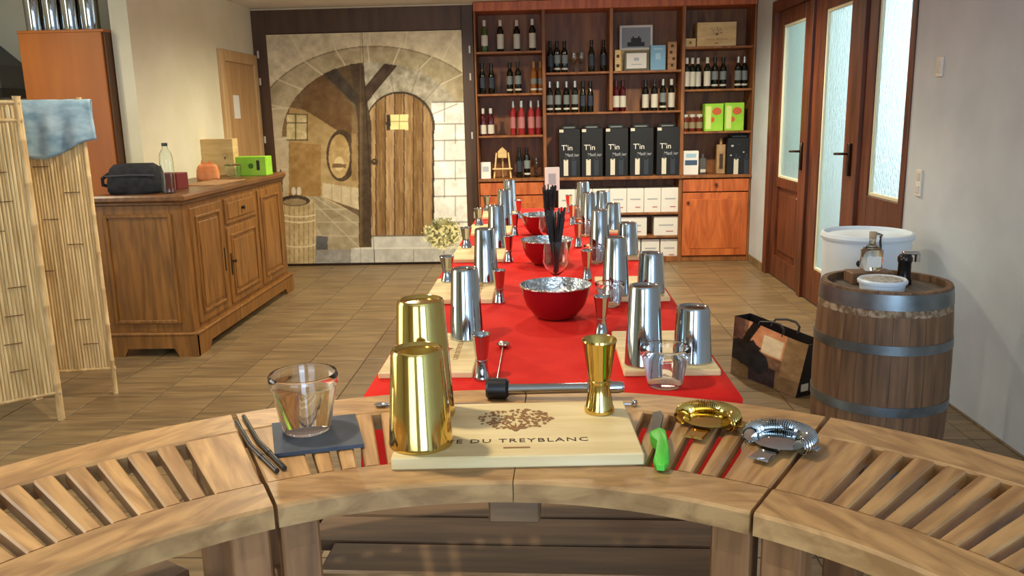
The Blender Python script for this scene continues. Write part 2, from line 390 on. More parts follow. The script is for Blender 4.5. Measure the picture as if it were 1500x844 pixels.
def mural(x, y):
    n1 = fbm(x/9, y/9); n2 = fbm(x/22+7, y/22); n3 = fbm(x/4, y/4)
    def tone(c, a=26): return np.array(c, float)[None, :]+((n1-.5)*a*1.4+(n2-.5)*a)[:, None]
    col = tone((208, 196, 160), 34)
    def put_(mask, c, a=26): col[mask] = tone(c, a)[mask]
    def line(a, b, w, c, al=.8):
        m_ = np.clip(1.2-segd(x, y, a, b)/w, 0, 1)*al; col[:] = col*(1-m_[:, None])+np.array(c, float)*m_[:, None]
    ex, ey = 548., 200.
    ro = np.hypot((x-ex)/182, (y-ey)/133); ri = np.hypot((x-ex)/135, (y-ey)/109)
    th = np.degrees(np.arctan2(ey-y, x-ex))
    for t in (18, 38, 57, 76, 92, 108, 124, 143, 162):
        c_, s_ = math.cos(R(t)), math.sin(R(t)); line((ex+182*c_, ey-133*s_), (ex+270*c_, ey-240*s_), 1.3, (222, 212, 182), .8)
    arch = (ro < 1) & (ri > 1) & (y < 205)
    put_(arch, (168, 154, 120), 34)
    put_((ro < 1) & (ro > .985) & (y < 205), (140, 126, 92))
    for t in (25, 44, 62, 78, 93, 108, 124, 141, 158):
        c_, s_ = math.cos(R(t)), math.sin(R(t)); line((ex+135*c_, ey-109*s_), (ex+182*c_, ey-133*s_), 1.4, (216, 206, 174), .85)
    left = (x < 424) & (y > 157); put_(left, (190, 176, 142), 24)
    for yy in (160, 205, 250): line((396, yy), (422, yy-2), 1.2, (216, 206, 176), .7)
    ins = ((ri < 1) & (y <= 200)) | ((x > 423) & (x < 540) & (y > 200))
    g = np.clip((y-92)/200, 0, 1)
    base = np.array((78, 58, 34), float)[None]*(1-g[:, None])+np.array((176, 146, 94), float)[None]*g[:, None]+((n1-.5)*36)[:, None]
    col[ins] = base[ins]
    put_(ins & inpoly(x, y, [(424, 157), (462, 165), (462, 290), (424, 290)]), (166, 138, 88))
    put_(ins & inpoly(x, y, [(462, 170), (520, 205), (520, 290), (462, 290)]), (170, 144, 96))
    put_(inpoly(x, y, [(424, 208), (470, 212), (470, 288), (424, 286)]), (152, 118, 64), 30)
    put_(inpoly(x, y, [(462, 104), (515, 150), (515, 205), (464, 172), (440, 158)]) & ins, (104, 76, 42))
    put_((x > 420) & (x < 450) & (y > 167) & (y < 205), (196, 180, 130), 60)
    for a_, b_ in (((420, 167), (450, 168)), ((433, 167), (433, 205)), ((420, 180), (450, 180)), ((450, 167), (450, 206)), ((420, 205), (450, 205))): line(a_, b_, 1.1, (70, 54, 34), .9)
    # painted floor, ledge, cask
    put_(inpoly(x, y, [(424, 288), (470, 288), (528, 318), (528, 390), (424, 390)]), (160, 146, 116), 34)
    for k in range(7): line((470-10*k, 288), (560-62*k+120, 392), 1.0, (214, 202, 168), .55)
    for yy in (306, 325, 345, 368): line((450, yy), (528, yy+1), 1.0, (214, 202, 168), .5)
    put_(inpoly(x, y, [(472, 268), (528, 276), (528, 308), (472, 288)]), (198, 182, 146), 30)
    put_(inpoly(x, y, [(475, 290), (528, 308), (528, 318), (490, 296)]), (104, 88, 62))
    for k in (486, 500, 514): line((k, 270), (k, 300), .8, (150, 134, 102), .7)
    ca = np.hypot((x-500)/22, (y-228)/38); put_(ca < 1, (74, 56, 34)); put_(np.hypot((x-497)/15.5, (y-229)/32) < 1, (178, 150, 98), 40)
    put_((np.hypot((x-497)/7, (y-240)/11) < 1), (206, 184, 132)); put_((abs(y-243) < 3) & (abs(x-497) < 10), (110, 84, 50))
    put_((x > 515) & (x < 522) & (y > 196) & (y < 265), (150, 122, 76))
    put_((x > 455) & (x < 524) & (y > 346) & (y < 366) & (x < 480), (92, 90, 92)); put_((x > 455) & (x < 516) & (y > 366), (142, 138, 130), 40)
    # right hand stones round the painted door
    rs = ((ri < 1) & (x > 528) & (y <= 200)) | ((x > 534) & (y > 200)); put_(rs, (164, 156, 134), 60)
    st = (x > 632) & (y > 150); put_(st, (230, 227, 216), 36)
    rows = [150, 182, 206, 236, 262, 288, 326, 345]
    for k, yy in enumerate(rows):
        line((633, yy), (690, yy-1), 1.1, (96, 92, 82), .75)
        xx = 655+(k % 2)*16-4; line((xx, yy), (xx, yy+28), 1.0, (110, 106, 96), .7)
    for t in (20, 45, 70, 100, 130, 155):
        c_, s_ = math.cos(R(t)), math.sin(R(t)); line((585+50*c_, 185-50*s_), (585+90*c_, 185-95*s_), 1.0, (120, 112, 94), .6)
    door = ((x > 537) & (x < 633) & (y > 185) & (y < 345)) | (np.hypot((x-585)/48, (y-185)/48) < 1)
    put_((np.hypot((x-586)/51, (y-185)/51) < 1) | ((x > 536) & (x < 636) & (y > 185) & (y < 346)), (58, 46, 30))
    pl = np.floor((x-537)/13.7).astype(int); sh = _lat[(pl*7) % 64, 5]
    gr = fbm(x/2.2, y/30)
    dcol = np.array((146, 114, 72), float)[None]+((sh-.5)*44+(gr-.5)*76+(n2-.5)*22)[:, None]
    col[door] = dcol[door]
    for k in range(1, 7): m_ = door & (abs(x-(537+13.7*k)) < .9); col[m_] = (82, 60, 36)
    put_((x > 566) & (x < 572) & (y > 168) & (y < 191), (52, 40, 28)); put_((x > 572) & (x < 598) & (y > 168) & (y < 190), (232, 216, 150), 20)
    for a_, b_ in (((585, 168), (585, 190)), ((572, 178), (598, 178))): line(a_, b_, .9, (150, 124, 74), .9)
    put_(np.hypot(x-549, y-237) < 5, (58, 44, 30)); put_(np.hypot(x-548, y-236) < 2, (120, 96, 62))
    # timber post and braces
    put_(inpoly(x, y, [(513, 94), (532, 92), (536, 140), (544, 180), (544, 362), (526, 362), (524, 180)]), (70, 54, 34), 22)
    put_(inpoly(x, y, [(563, 93), (582, 96), (536, 152), (534, 128)]), (66, 48, 32)); put_(inpoly(x, y, [(474, 108), (492, 100), (524, 138), (524, 158)]), (62, 52, 40))
    put_((x > 527) & (x < 531) & (y > 150) & (y < 360), (96, 76, 48))
    # steps
    put_((x > 545) & (y > 345) & (y < 363), (196, 194, 184), 30); put_((x > 514) & (y >= 363), (184, 182, 172), 34)
    line((520, 364), (690, 363), 1.2, (224, 220, 206), .9)
    for k in (548, 606, 650): line((k, 366), (k, 390), 1., (128, 126, 118), .8)
    line((545, 346), (640, 345), 1.3, (80, 74, 62), .8)
    # painted barrel with bottle and glasses
    bw = 24-3*((y-340)/50)**2
    br = (abs(x-438) < bw+1) & (y > 293) & (y < 389); put_(br, (186, 166, 122), 36)
    for k in range(-3, 4): m_ = br & (abs(x-438-k*7) < .7); col[m_] = (150, 130, 92)
    for yy in (318, 326, 362): m_ = br & (abs(y-yy-((x-438)/14)**2*-1.2) < 1.1); col[m_] = (216, 202, 164)
    put_(np.hypot((x-432)/22, (y-294)/8) < 1, (66, 54, 40)); put_(np.hypot((x-432)/17, (y-296)/5) < 1, (150, 132, 98))
    put_((abs(x-411) < 3) & (y > 262) & (y < 288), (70, 60, 46)); put_((abs(x-411) < 1.2) & (y > 248) & (y < 263), (70, 60, 46))
    for k in (430, 438): put_(np.hypot((x-k)/3.4, (y-280)/6) < 1, (206, 198, 176))
    # bouquet
    bq = np.hypot((x-648)/28, (y-342)/22); sp = fbm(x/3.2+30, y/3.2)
    mk = bq < .62+sp*.75; put_(mk, (146, 142, 92), 70); put_(mk & (sp > .52) & (y > 330), (228, 218, 160), 30); put_(mk & (sp < .36), (84, 84, 58))
    line((528, 45), (528, 390), .7, (120, 104, 76), .5)
    return col*1.06
pm = painted('mural_paint', .75)
x0m, x1m, xs, z0m, z1m = XL+.14, -.78, -1.758, .025, 2.315
def mural_panel(xa, xb):
    def pt(u, v): return (xa+(xb-xa)*u-cx0, -.004, z0m+(z1m-z0m)*v)
    def cl(u, v):
        X_ = xa+(xb-xa)*u; Z_ = z0m+(z1m-z0m)*v
        q = np.c_[X_, np.full_like(X_, YM-.004), Z_-H] @ AX.T
        return mural(PCX+F*q[:, 0]/q[:, 2], PCY-F*q[:, 1]/q[:, 2])
    o = paint_mesh('painted_door', 150, 330, pt, cl, pm, cup)
    MB().cbox(xa-cx0, xb-cx0, -.002, .022, z0m, z1m, .001).build('door_edge', walnut, o)
    return o
mural_panel(x0m, xs-.002); mural_panel(xs+.002, x1m)
# ------------------------------------------------------------------ bottle cabinet
YC = 8.29; XD = [-.655, .02, .672, 1.368, 2.055]; CT = .87
cab = thing('bottle_cabinet', 'tall reddish pine wall cabinet with open shelves of wine bottles and panelled lower doors', 'cabinet', (.7, YC, 0))
ox = .7
def bx(name, x0, x1, y0, y1, z0, z1, mt=pine, c=.004, parent=cab):
    return MB().cbox(x0-ox, x1-ox, y0, y1, z0, z1, c).build(name, mt, parent)
bx('back_panel', XD[0], XD[4], .36, .40, 0, 2.55)
bx('header_board', XD[0], XD[4], -.01, .36, 2.475, 2.56, pine_f)
for i, x in enumerate(XD):
    for z0, z1 in ([(0, CT-.03), (CT, 2.475)] if i != 2 else [(1.515, 2.475)]):
        bx('upright', max(x-.017, XD[0]), min(x+.017, XD[4]), .0, .36, z0, z1)
def shelf(x0, x1, z): bx('shelf', x0+.017, x1-.017, .004, .358, z-.022, z)
for z in (2.10, 1.70, 1.295): shelf(XD[0], XD[1], z); shelf(XD[3], XD[4], z)
shelf(XD[1], XD[2], 1.89); shelf(XD[2], XD[3], 1.89); shelf(XD[1], XD[3], 1.505)
bx('countertop', XD[0], XD[4], -.02, .36, CT-.03, CT)
for x0, x1 in ((XD[0], XD[1]), (XD[3], XD[4])):
    dr = bx('drawer', x0+.02, x1-.02, -.005, .3, .705, CT-.04, pine_f)
    MB().lathe([(.010, 0), (.010, .012), (.017, .018), (.015, .026), (0, .028)], 12, T((x0+x1)/2-ox, -.004, .775) @ RX(R(90))).build('knob', mahog, dr, 40)
    do = bx('door', x0+.02, x1-.02, -.005, .018, .06, .695, pine_f)
    MB().cbox(x0+.09-ox, x1-.09-ox, -.009, .0, .13, .63, .004).build('door_panel', pine_f, do)
    MB().lathe([(.010, 0), (.010, .012), (.016, .018), (0, .026)], 12, T(x0+.07-ox, -.004, .60) @ RX(R(90))).build('knob', mahog, do, 40)
bx('plinth', XD[0], XD[4], .01, .05, 0, .055)
for z in (.50, .262): bx('shelf', XD[1]+.017, XD[3]-.017, .03, .358, z-.022, z)
bx('shelf', XD[1]+.017, XD[3]-.017, .03, .358, .0, .018)
# ================================================================== SHELF CONTENTS
cap_w = mat('white_cap', (206, 202, 190), .4); cap_s = mat('silver_cap', (176, 176, 172), .3, .7); cap_d = mat('dark_cap', (20, 18, 22), .4); cap_r = mat('burgundy_cap', (66, 18, 30), .4); cap_a = mat('tan_cap', (150, 110, 60), .4)
lab_w = mat('pale_label', (208, 202, 184), .7); lab_g = mat('grey_label', (120, 128, 126), .7); lab_d = mat('dark_label', (40, 48, 60), .6); lab_p = mat('pink_label', (176, 110, 108), .7)
def make_bottle(glass, cap, lab, h=.30, r=.0325, lz=(.06, .16), band=None, burg=False):
    t = thing('wine_bottle', 'x', 'bottle')
    k = h/.30; sh = .165*k if burg else .195*k
    prof = [(r*.6, .004), (r*.93, 0), (r, .006), (r, sh)]
    prof += [(r*.9, sh+.02*k), (r*.55, sh+.055*k), (.016, sh+.085*k)] if burg else [(r*.92, sh+.014*k), (r*.6, sh+.032*k), (.0145, sh+.045*k)]
    prof += [(.014, h-.006), (.0155, h-.006), (.0155, h), (0, h)]
    MB().lathe([(0, .004)]+prof, 16).build('glass', glass, t, 50)
    if cap: MB().lathe([(.0165, h-.055*k), (.0165, h+.002), (0, h+.003)], 12, None, False).build('capsule', cap, t, 40)
    if lab: MB().lathe([(r+.0012, lz[0]*k), (r+.0012, lz[1]*k)], 10, None, False, R(190), R(350)).build('label', lab, t, 60)
    if band: MB().lathe([(r+.0012, .028*k), (r+.0012, .046*k)], 10, None, False, R(190), R(350)).build('lower_label', band, t, 60)
    return Proto(t)
BT = {
 'green': (make_bottle(green_glass, cap_w, lab_w, burg=True), 'pale-capped green wine bottle'),
 'white': (make_bottle(dark_glass, cap_w, lab_w, lz=(.03, .17)), 'white-capped bottle with tall pale label'),
 'dark': (make_bottle(dark_glass, cap_d, lab_d, burg=True), 'plain dark wine bottle'),
 'darkb': (make_bottle(dark_glass, cap_d, lab_g, lz=(.09, .17), band=lab_w), 'dark bottle with white lower strip'),
 'silver': (make_bottle(dark_glass, cap_s, lab_g, lz=(.08, .17), band=lab_w), 'silver-capped bottle with grey label'),
 'amber': (make_bottle(amber_glass, cap_a, lab_g, lz=(.09, .14), band=lab_w), 'amber bottle with tan capsule'),
 'rose': (make_bottle(rose_glass, cap_s, lab_p, h=.33, r=.032), 'tall rose bottle with silver cap'),
 'red': (make_bottle(red_glass, cap_w, lab_w, h=.265, lz=(.02, .12)), 'short red bottle with white label'),
 'burg': (make_bottle(red_glass, cap_r, lab_w, lz=(.04, .15)), 'burgundy-capped bottle with white label'),
 'plainw': (make_bottle(dark_glass, cap_d, lab_w, lz=(.03, .16)), 'dark-capped bottle with white label'),
}
def row(bay, shelf_name, z, items, group):
    for n, (px, ty) in enumerate(items):
        x = P(px, proj((0, 0, 0))[1] if False else 200, Y=YC+.13).x
        # verticals lean a little: solve x on the shelf height
        for _ in range(3):
            q = proj((x, YC+.13, z+.12)); x += (px-q[0])*q[2]/F
        BT[ty][0].at((x, YC+.13+.03*((n*7) % 3-1), z), 0, f'{BT[ty][1]}, {ORD[n]} from the mural, {shelf_name} of {bay}', group)
row('mural-side bay', 'top shelf', 2.10, [(710, 'green'), (733, 'white'), (757, 'white'), (780, 'white')], 'bottles in the mural-side bay')
row('mural-side bay', 'second shelf', 1.70, [(707, 'dark'), (720, 'dark'), (747, 'darkb'), (759, 'darkb'), (782, 'amber'), (792, 'amber')], 'bottles in the mural-side bay')
row('mural-side bay', 'third shelf', 1.295, [(708, 'red'), (719, 'red'), (752, 'rose'), (764, 'rose'), (778, 'rose'), (789, 'rose')], 'bottles in the mural-side bay')
row('mural-side bay', 'counter', CT, [(761, 'dark'), (772, 'darkb')], 'bottles in the mural-side bay')
row('second bay', 'upper shelf', 1.89, [(806, 'dark'), (816, 'darkb'), (827, 'darkb'), (866, 'dark'), (884, 'dark')], 'bottles in the second bay')
row('second bay', 'lower shelf', 1.505, [(805, 'silver'), (817, 'silver'), (830, 'silver'), (842, 'silver'), (854, 'dark'), (865, 'dark')], 'bottles in the second bay')
row('third bay', 'lower shelf', 1.505, [(902, 'burg'), (912, 'burg'), (946, 'plainw'), (958, 'plainw'), (971, 'silver'), (984, 'white')], 'bottles in the third bay')
row('door-side bay', 'second shelf', 1.70, [(1005, 'white'), (1014, 'white'), (1023, 'white'), (1035, 'white'), (1047, 'darkb'), (1060, 'darkb'), (1080, 'silver'), (1090, 'silver')], 'bottles in the door-side bay')
def sx(px, z, Y=YC+.1):
    x = P(px, 200, Y=Y).x
    for _ in range(3): q = proj((x, Y, z)); x += (px-q[0])*q[2]/F
    return x
# wine glasses
def make_goblet(h=.19, r=.036, mt=clear, st=.43):
    t = thing('wine_glass', 'x', 'glass')
    MB().lathe([(0, 0), (.034, 0), (.034, .002), (.008, .006), (.0035, .012), (.0035, h*st-.002), (.006, h*st+.002)], 20).build('stem_foot', mt, t, 50)
    zb = h*st
    MB().lathe([(0, zb), (.012, zb+.003), (r*.8, zb+.03), (r, zb+.055), (r*.86, h), (r*.86-.0016, h), (r-.0016, zb+.055), (r*.8-.0016, zb+.031), (.012, zb+.006), (0, zb+.005)], 24).build('bowl', mt, t, 50)
    return t
gp = Proto(make_goblet())
for n, px in enumerate((841, 852)): gp.at((sx(px, 2.0), YC+.14, 1.89), 0, f'empty stemmed wine glass on the upper shelf, {ORD[n]} from the mural', 'glasses on the second bay shelf')
gp.at((sx(786, 1.0), YC+.14, CT), 0, 'empty stemmed wine glass on the counter of the mural-side bay', 'glasses on the second bay shelf')
def carton(name, label, cat, x0, x1, z0, z1, y0, dep, mt, group=None):
    t = thing(name, label, cat, ((x0+x1)/2, y0+dep/2, z0), 0, group); w = (x1-x0)/2
    MB().cbox(-w, w, -dep/2, dep/2, 0, z1-z0, .003).build('box_body', mt, t)
    return t
def patch(t, name, x, z, w, h, mt, y, r=None):
    """flat printed patch on the front of a carton"""
    mb = MB()
    if r: mb.lathe([(r, 0), (r*.99, .0012), (0, .0013)], 20, T(x, y+.0002, z) @ RX(R(90)) @ Matrix.Diagonal((w, h, 1, 1)))
    else: mb.box(x-w/2, x+w/2, y-.0012, y+.001, z-h/2, z+h/2)
    return mb.build(name, mt, t)
def crest(t, M, w, h, mt, n=90, seed=4):
    """engraved vine tree: a cloud of small leaf marks over a short trunk"""
    rr = random.Random(seed); mb = MB()
    for k in range(n):
        a = rr.random()*2*math.pi; q = math.sqrt(rr.random())
        x, y = q*math.cos(a)*w/2, q*math.sin(a)*h/2
        s = w*rr.uniform(.022, .042); b0 = rr.random()*6
        mb.prism([(x+s*math.cos(b0+i*1.2566)*(1 if i % 2 else .55), y+s*.8*math.sin(b0+i*1.2566)) for i in range(5)], 0, .0003+.0004*k/n, M)
    for k in range(5):
        x = (k-2)*w*.08; mb.prism([(x-w*.006, -h*.2), (x+w*.006, -h*.2), (w*.02, -h*.56), (-w*.02, -h*.56)], 0, .0008+.00004*k, M)
    return mb.build('engraved_tree', mt, t)
# third bay, upper shelf
Z = 1.89; y0 = YC+.05
q = carton('wooden_crate', 'plain pale wooden box under the framed castle picture', 'box', sx(909, 2.05), sx(958, 2.05), Z, Z+.205, y0+.12, .15, boxw)
t = thing('picture_frame', 'white framed grey picture standing on a pale wooden box', 'picture', ((sx(909, 2.2)+sx(958, 2.2))/2, y0+.16, Z+.205))
hw = (sx(958, 2.2)-sx(909, 2.2))/2
frame_rect(MB(), 'y', -.012, .012, -hw, hw, 0, .235, .022).build('frame', white_card, t)
MB().box(-hw+.02, hw-.02, -.004, .008, .02, .215).build('mount', mat('grey_mount', (150, 154, 158), .7), t)
MB().box(-.085, .085, -.007, 0, .035, .075).box(-.05, .05, -.007, 0, .075, .115).box(-.035, -.02, -.007, 0, .115, .13).box(.02, .035, -.007, 0, .115, .13).build('picture_motif', mat('dark_motif', (52, 54, 54), .7), t)
t = carton('wooden_bottle_box', 'narrow wooden bottle box with two dark windows, on the third bay shelf', 'box', sx(900, 2), sx(909, 2), Z, Z+.20, y0, .07, boxw)
for z in (.05, .14): patch(t, 'window_cutout', 0, z, .028, .028, darkmark, -.035)
t = thing('framed_certificate', 'small certificate in a dark frame before the pale wooden box', 'certificate', ((sx(914, 2)+sx(950, 2))/2, y0+.03, Z))
hw = (sx(950, 2)-sx(914, 2))/2
frame_rect(MB(), 'y', -.01, .01, -hw, hw, 0, .19, .022).build('frame', mat('olive_frame', (88, 78, 54), .5), t)
MB().box(-hw+.02, hw-.02, -.003, .006, .02, .17).build('sheet', white_card, t); patch(t, 'print', 0, .11, .05, .03, greyprint, -.003); patch(t, 'print', 0, .06, .1, .008, greyprint, -.003)
t = carton('blue_carton', 'light blue upright carton beside the framed certificate', 'box', sx(952, 2), sx(974, 2), Z, Z+.235, y0, .09, mat('blue_card', (122, 168, 196), .6))
patch(t, 'print', 0, .13, .05, .06, mat('pale_blue_print', (156, 192, 212), .6), -.045); patch(t, 'print', 0, .20, .09, .015, mat('pale_blue_print', (156, 192, 212), .6), -.045)
t = carton('wooden_bottle_box', 'tall brown wooden bottle box with four dark windows', 'box', sx(977, 2), sx(990, 2), Z, Z+.265, y0, .08, noisy('box_wood_brown', (150, 108, 70), (176, 132, 90), (5, 5, 25), .6))
for z, x in ((.045, 0), (.105, .015), (.165, -.012), (.225, 0)): patch(t, 'window_cutout', x, z, .026, .026, darkmark, -.04)
# door-side bay, top shelf
t = carton('wooden_box', 'small cream wooden box next to the crested wine case', 'box', sx(1002, 2.15), sx(1018, 2.15), 2.10, 2.18, y0, .1, boxw); patch(t, 'brand_mark', 0, .04, .025, .025, burn, -.05)
xa, xb = sx(1020, 2.2), sx(1077, 2.2)
t = carton('wooden_wine_case', 'pale wooden wine case with a burnt tree crest, on the top shelf', 'box', xa, xb, 2.10, 2.325, y0, .2, boxw)
crest(t, T(0, -.1002, .145) @ RX(R(90)), .12, .08, darkmark, 60); text('lettering', 'CAVE DU TREYBLANC', .022, burn, t, T(0, -.1004, .06) @ RX(R(90)), ext=.0005); patch(t, 'dash', 0, .03, .035, .008, burn, -.1)
# jars and green cartons
jar = thing('preserve_jar', 'x', 'jar')
MB().lathe([(0, 0), (.030, 0), (.033, .005), (.033, .12), (.027, .14), (0, .14)], 16).build('jar_body', mat('jam', (104, 40, 26), .15), jar, 50)
MB().lathe([(.029, .14), (.030, .142), (.030, .165), (0, .166)], 16).build('lid', cap_w, jar, 40); MB().lathe([(.0337, .03), (.0337, .09)], 10, None, False, R(190), R(350)).build('label', mat('jar_label', (140, 126, 92), .7), jar, 60)
jp = Proto(jar)
for n, px in enumerate((1004, 1014.5, 1025)): jp.at((sx(px, 1.37), YC+.12, 1.295), 0, f'small red preserve jar with white lid, {ORD[n]} from the second upright beside green cartons', 'preserve jars on the door-side shelf')
for n, (a, b_, h_, lb) in enumerate(((1031, 1058, .265, 'lime green carton with red cherry print, next to the preserve jars'), (1060, 1088, .27, 'lime green carton with red cherry print, above the floral black carrier box'))):
    t = carton('green_carton', lb, 'box', sx(a, 1.4), sx(b_, 1.4), 1.295, 1.295+h_, y0, .14, limebox)
    pr = mat('cherry_print', (196, 92, 48), .6)
    patch(t, 'fruit_print', .025, .19, 1.2, .95, pr, -.07, .038); patch(t, 'fruit_print', -.02, .11, 1, 1, pr, -.07, .026); patch(t, 'pale_panel', -.055, .13, .05, .22, mat('pale_lime', (206, 224, 130), .6), -.07)
# black carrier boxes with a name on them
def black_box(px0, px1, label, zt=1.345, floral=False):
    x0, x1 = sx(px0, 1.1, YC+.03), sx(px1, 1.1, YC+.03)
    t = carton('black_carrier_box', label, 'box', x0, x1, CT, zt, YC+.03, .2, mat('black_card', (8, 12, 14), .6), 'black carrier boxes on the counter'); w = x1-x0; hh = zt-CT
    MB().cbox(-w*.36, w*.36, -.008, .008, hh-.002, hh+.035, .003).build('handle_flap', mat('black_card', (8, 12, 14), .6), t)
    MB().cbox(-w*.26, w*.26, -.0105, -.006, hh+.004, hh+.018, .001).build('handle_slot', mat('slot_grey', (120, 122, 120), .6), t)
    if floral:
        rr = random.Random(2)
        for k in range(9): patch(t, 'flower_print', rr.uniform(-.4, .4)*w, rr.uniform(.2, .9)*hh, 1, .7, greyprint if k % 2 else lab_d, -.1, rr.uniform(.008, .016))
    else:
        text('lettering', "T'in", .075, white_card, t, T(-w*.12, -.1003, hh*.56) @ RX(R(90)))
        text('lettering', 'Mathier', .045, greyprint, t, T(w*.12, -.1003, hh*.43) @ RX(R(90)))
        MB().box(-w*.5+.004, -w*.5+.045, -.1012, -.098, hh*.93, hh*.99).build('pale_corner', lab_w, t)
    for x, c in ((-w*.18, lab_w), (w*.2, lab_d)):
        patch(t, 'bottle_print', x, hh*.2, .045, .16, c, -.1); patch(t, 'bottle_print', x, hh*.2+.1, .016, .06, lab_d, -.1)
for n, (a, b_) in enumerate(((819, 850), (852, 883), (887, 920), (923, 957), (962, 996))):
    black_box(a, b_, f'black wine carrier box with white lettering, {ORD[n]} from the mural along the counter')
black_box(1066, 1106, 'black wine carrier box with pale flower print, on the counter by the glass door', 1.225, True)
# counter small things
t = carton('white_carton', 'white and blue carton standing on the counter beside the black boxes', 'box', sx(1000, 1), sx(1022, 1), CT, CT+.235, y0, .1, white_card)
patch(t, 'blue_band', 0, .12, .12, .05, mat('navy_print', (60, 84, 110), .6), -.05); patch(t, 'pale_band', 0, .19, .1, .04, mat('pale_blue_print', (156, 192, 212), .6), -.05)
t = thing('spirit_bottle', 'small grey frosted bottle with pale base label on the counter', 'bottle', (sx(1030, 1), YC+.12, CT))
MB().cbox(-.032, .032, -.02, .02, 0, .16, .008).lathe([(.012, .16), (.012, .2), (0, .2)], 10).build('glass', mat('smoky_glass', (92, 92, 90), .15), t); MB().box(-.026, .026, -.0215, -.018, .02, .05).build('label', lab_w, t)
t = thing('spirit_bottle', 'tall square tan bottle beside the floral black box', 'bottle', (sx(1056.5, 1.1), YC+.12, CT))
MB().cbox(-.043, .043, -.03, .03, 0, .29, .006).lathe([(.014, .29), (.014, .35), (0, .35)], 10).build('glass', noisy('tan_ceramic', (150, 118, 80), (176, 142, 100), (20, 20, 20), .4), t); MB().box(-.018, .018, -.0315, -.028, .05, .2).build('label', darkmark, t)
t = thing('table_card', 'white printed card standing on the counter beside the little easel', 'card', (sx(712, .95), y0, CT))
MB().box(-.05, .05, -.004, .0, 0, .165, RX(R(-8))).build('card', white_card, t); MB().box(-.03, .03, -.0052, -.003, .07, .12, RX(R(-8))).build('print', greyprint, t)
t = thing('display_easel', 'small pale wooden display easel on the counter', 'easel', (sx(736, 1), y0+.06, CT))
for s in (-1, 1): MB().tube([(s*.085, -.04, 0), (s*.06, .03, .25)], .009, 6).build('leg', boxw, t)
MB().tube([(0, .10, 0), (0, .035, .30)], .009, 6).build('rear_leg', boxw, t); MB().cbox(-.10, .10, -.055, -.02, .085, .10, .003).build('ledge', boxw, t)
MB().prism([(-.045, .20), (.045, .20), (.045, .265), (0, .31), (-.045, .265)], -.006, .006, T(0, .02, 0) @ RX(R(90))).build('top_plate', boxw, t)
# white wine cartons in the open lower shelves
wc = 0
def wbox(px0, px1, z0, z1, label):
    x0, x1 = sx(px0, .5, YC+.06)+.002, sx(px1, .5, YC+.06)-.002
    t = carton('wine_carton', label, 'box', x0, x1, z0, z1, YC+.06, .28, white_card, 'white wine cartons in the open lower shelves')
    patch(t, 'print', 0, (z1-z0)*.55, (x1-x0)*.6, .014, greyprint, -.14); patch(t, 'print', (x1-x0)*.15, (z1-z0)*.22, (x1-x0)*.3, .01, lab_p, -.14)
for n, (a, b_) in enumerate(((818, 843), (843, 868), (868, 893), (893, 918), (918, 943), (943, 968), (968, 995))): wbox(a, b_, .50, .745, f'white wine carton on the upper open lower shelf, {ORD[6-n]} from the pine door')
for n, (a, b_) in enumerate(((850, 893), (905, 948), (958, 994))): wbox(a, b_, .262, .455, f'wide white wine carton on the middle open lower shelf, {ORD[2-n]} from the pine door')
for n, (a, b_) in enumerate(((884, 911), (912, 939), (940, 967), (968, 994))): wbox(a, b_, .018, .225, f'white wine carton on the bottom open lower shelf, {ORD[3-n]} from the pine door')
# ================================================================== SIDEBOARD
sb = thing('sideboard', 'oak sideboard with panelled doors, one drawer and bracket base', 'sideboard', (-2.56, 6.12, 0))
a, b, y0, y1 = -.285, .28, -1.02, 1.02    # back / front in x, near / far in y
MB().cbox(a, b, y0, y1, .14, .99, .006).build('carcass', oak, sb)
MB().cbox(a, b+.035, y0-.035, y1+.03, 1.005, 1.05, .012).cbox(a, b+.018, y0-.018, y1+.015, .985, 1.008, .006).build('top', oak_top, sb)
pl = MB()
pl.prism([(a, 0), (a+.1, 0), (a+.13, .055), (b-.13, .055), (b-.10, 0), (b+.03, 0), (b+.03, .145), (a, .145)], -.012, .012, T(0, y0-.012, 0) @ RX(R(90)))
pl.prism([(y0-.03, 0), (y0+.16, 0), (y0+.2, .055), (y1-.2, .055), (y1-.16, 0), (y1+.02, 0), (y1+.02, .145), (y0-.03, .145)], -.012, .012, Matrix(((0, 0, 1, b+.018), (1, 0, 0, 0), (0, 1, 0, 0), (0, 0, 0, 1))))
pl.cbox(a, b+.036, y0-.03, y1+.02, .14, .16, .006); pl.build('bracket_base', oak, sb)
def panel_x(name, ya, yb, za, zb, raised=True):
    o = MB().cbox(b-.004, b+.012, ya, yb, za, zb, .003).build(name, oak, sb)
    if raised:
        w = .075; f = MB(); frame_rect(f, 'x', b+.006, b+.022, ya+w-.02, yb-w+.02, za+w-.02, zb-w+.02, .018); f.build('moulding', oak, o)
        MB().cbox(b+.008, b+.018, ya+w+.02, yb-w-.02, za+w+.02, zb-w-.02, .008).build('door_panel', oak, o)
    return o
iron_k = mat('wrought_knob', (40, 30, 22), .45, .5)
d = panel_x('door', y0+.10, y0+.62, .19, .95)
MB().cbox(b+.01, b+.018, y0+.585, y0+.60, .45, .62, .003).build('escutcheon', iron_k, d)
dr = panel_x('drawer', y0+.68, y0+1.31, .77, .95, False)
MB().cbox(b+.008, b+.018, y0+.72, y0+1.27, .80, .92, .006).build('drawer_panel', oak, dr)
MB().lathe([(.010, 0), (.010, .012), (.018, .02), (0, .03)], 12, T(b+.016, y0+.995, .86) @ RY(R(90))).build('knob', iron_k, dr, 40)
d = panel_x('door', y0+.68, y0+1.31, .19, .745)
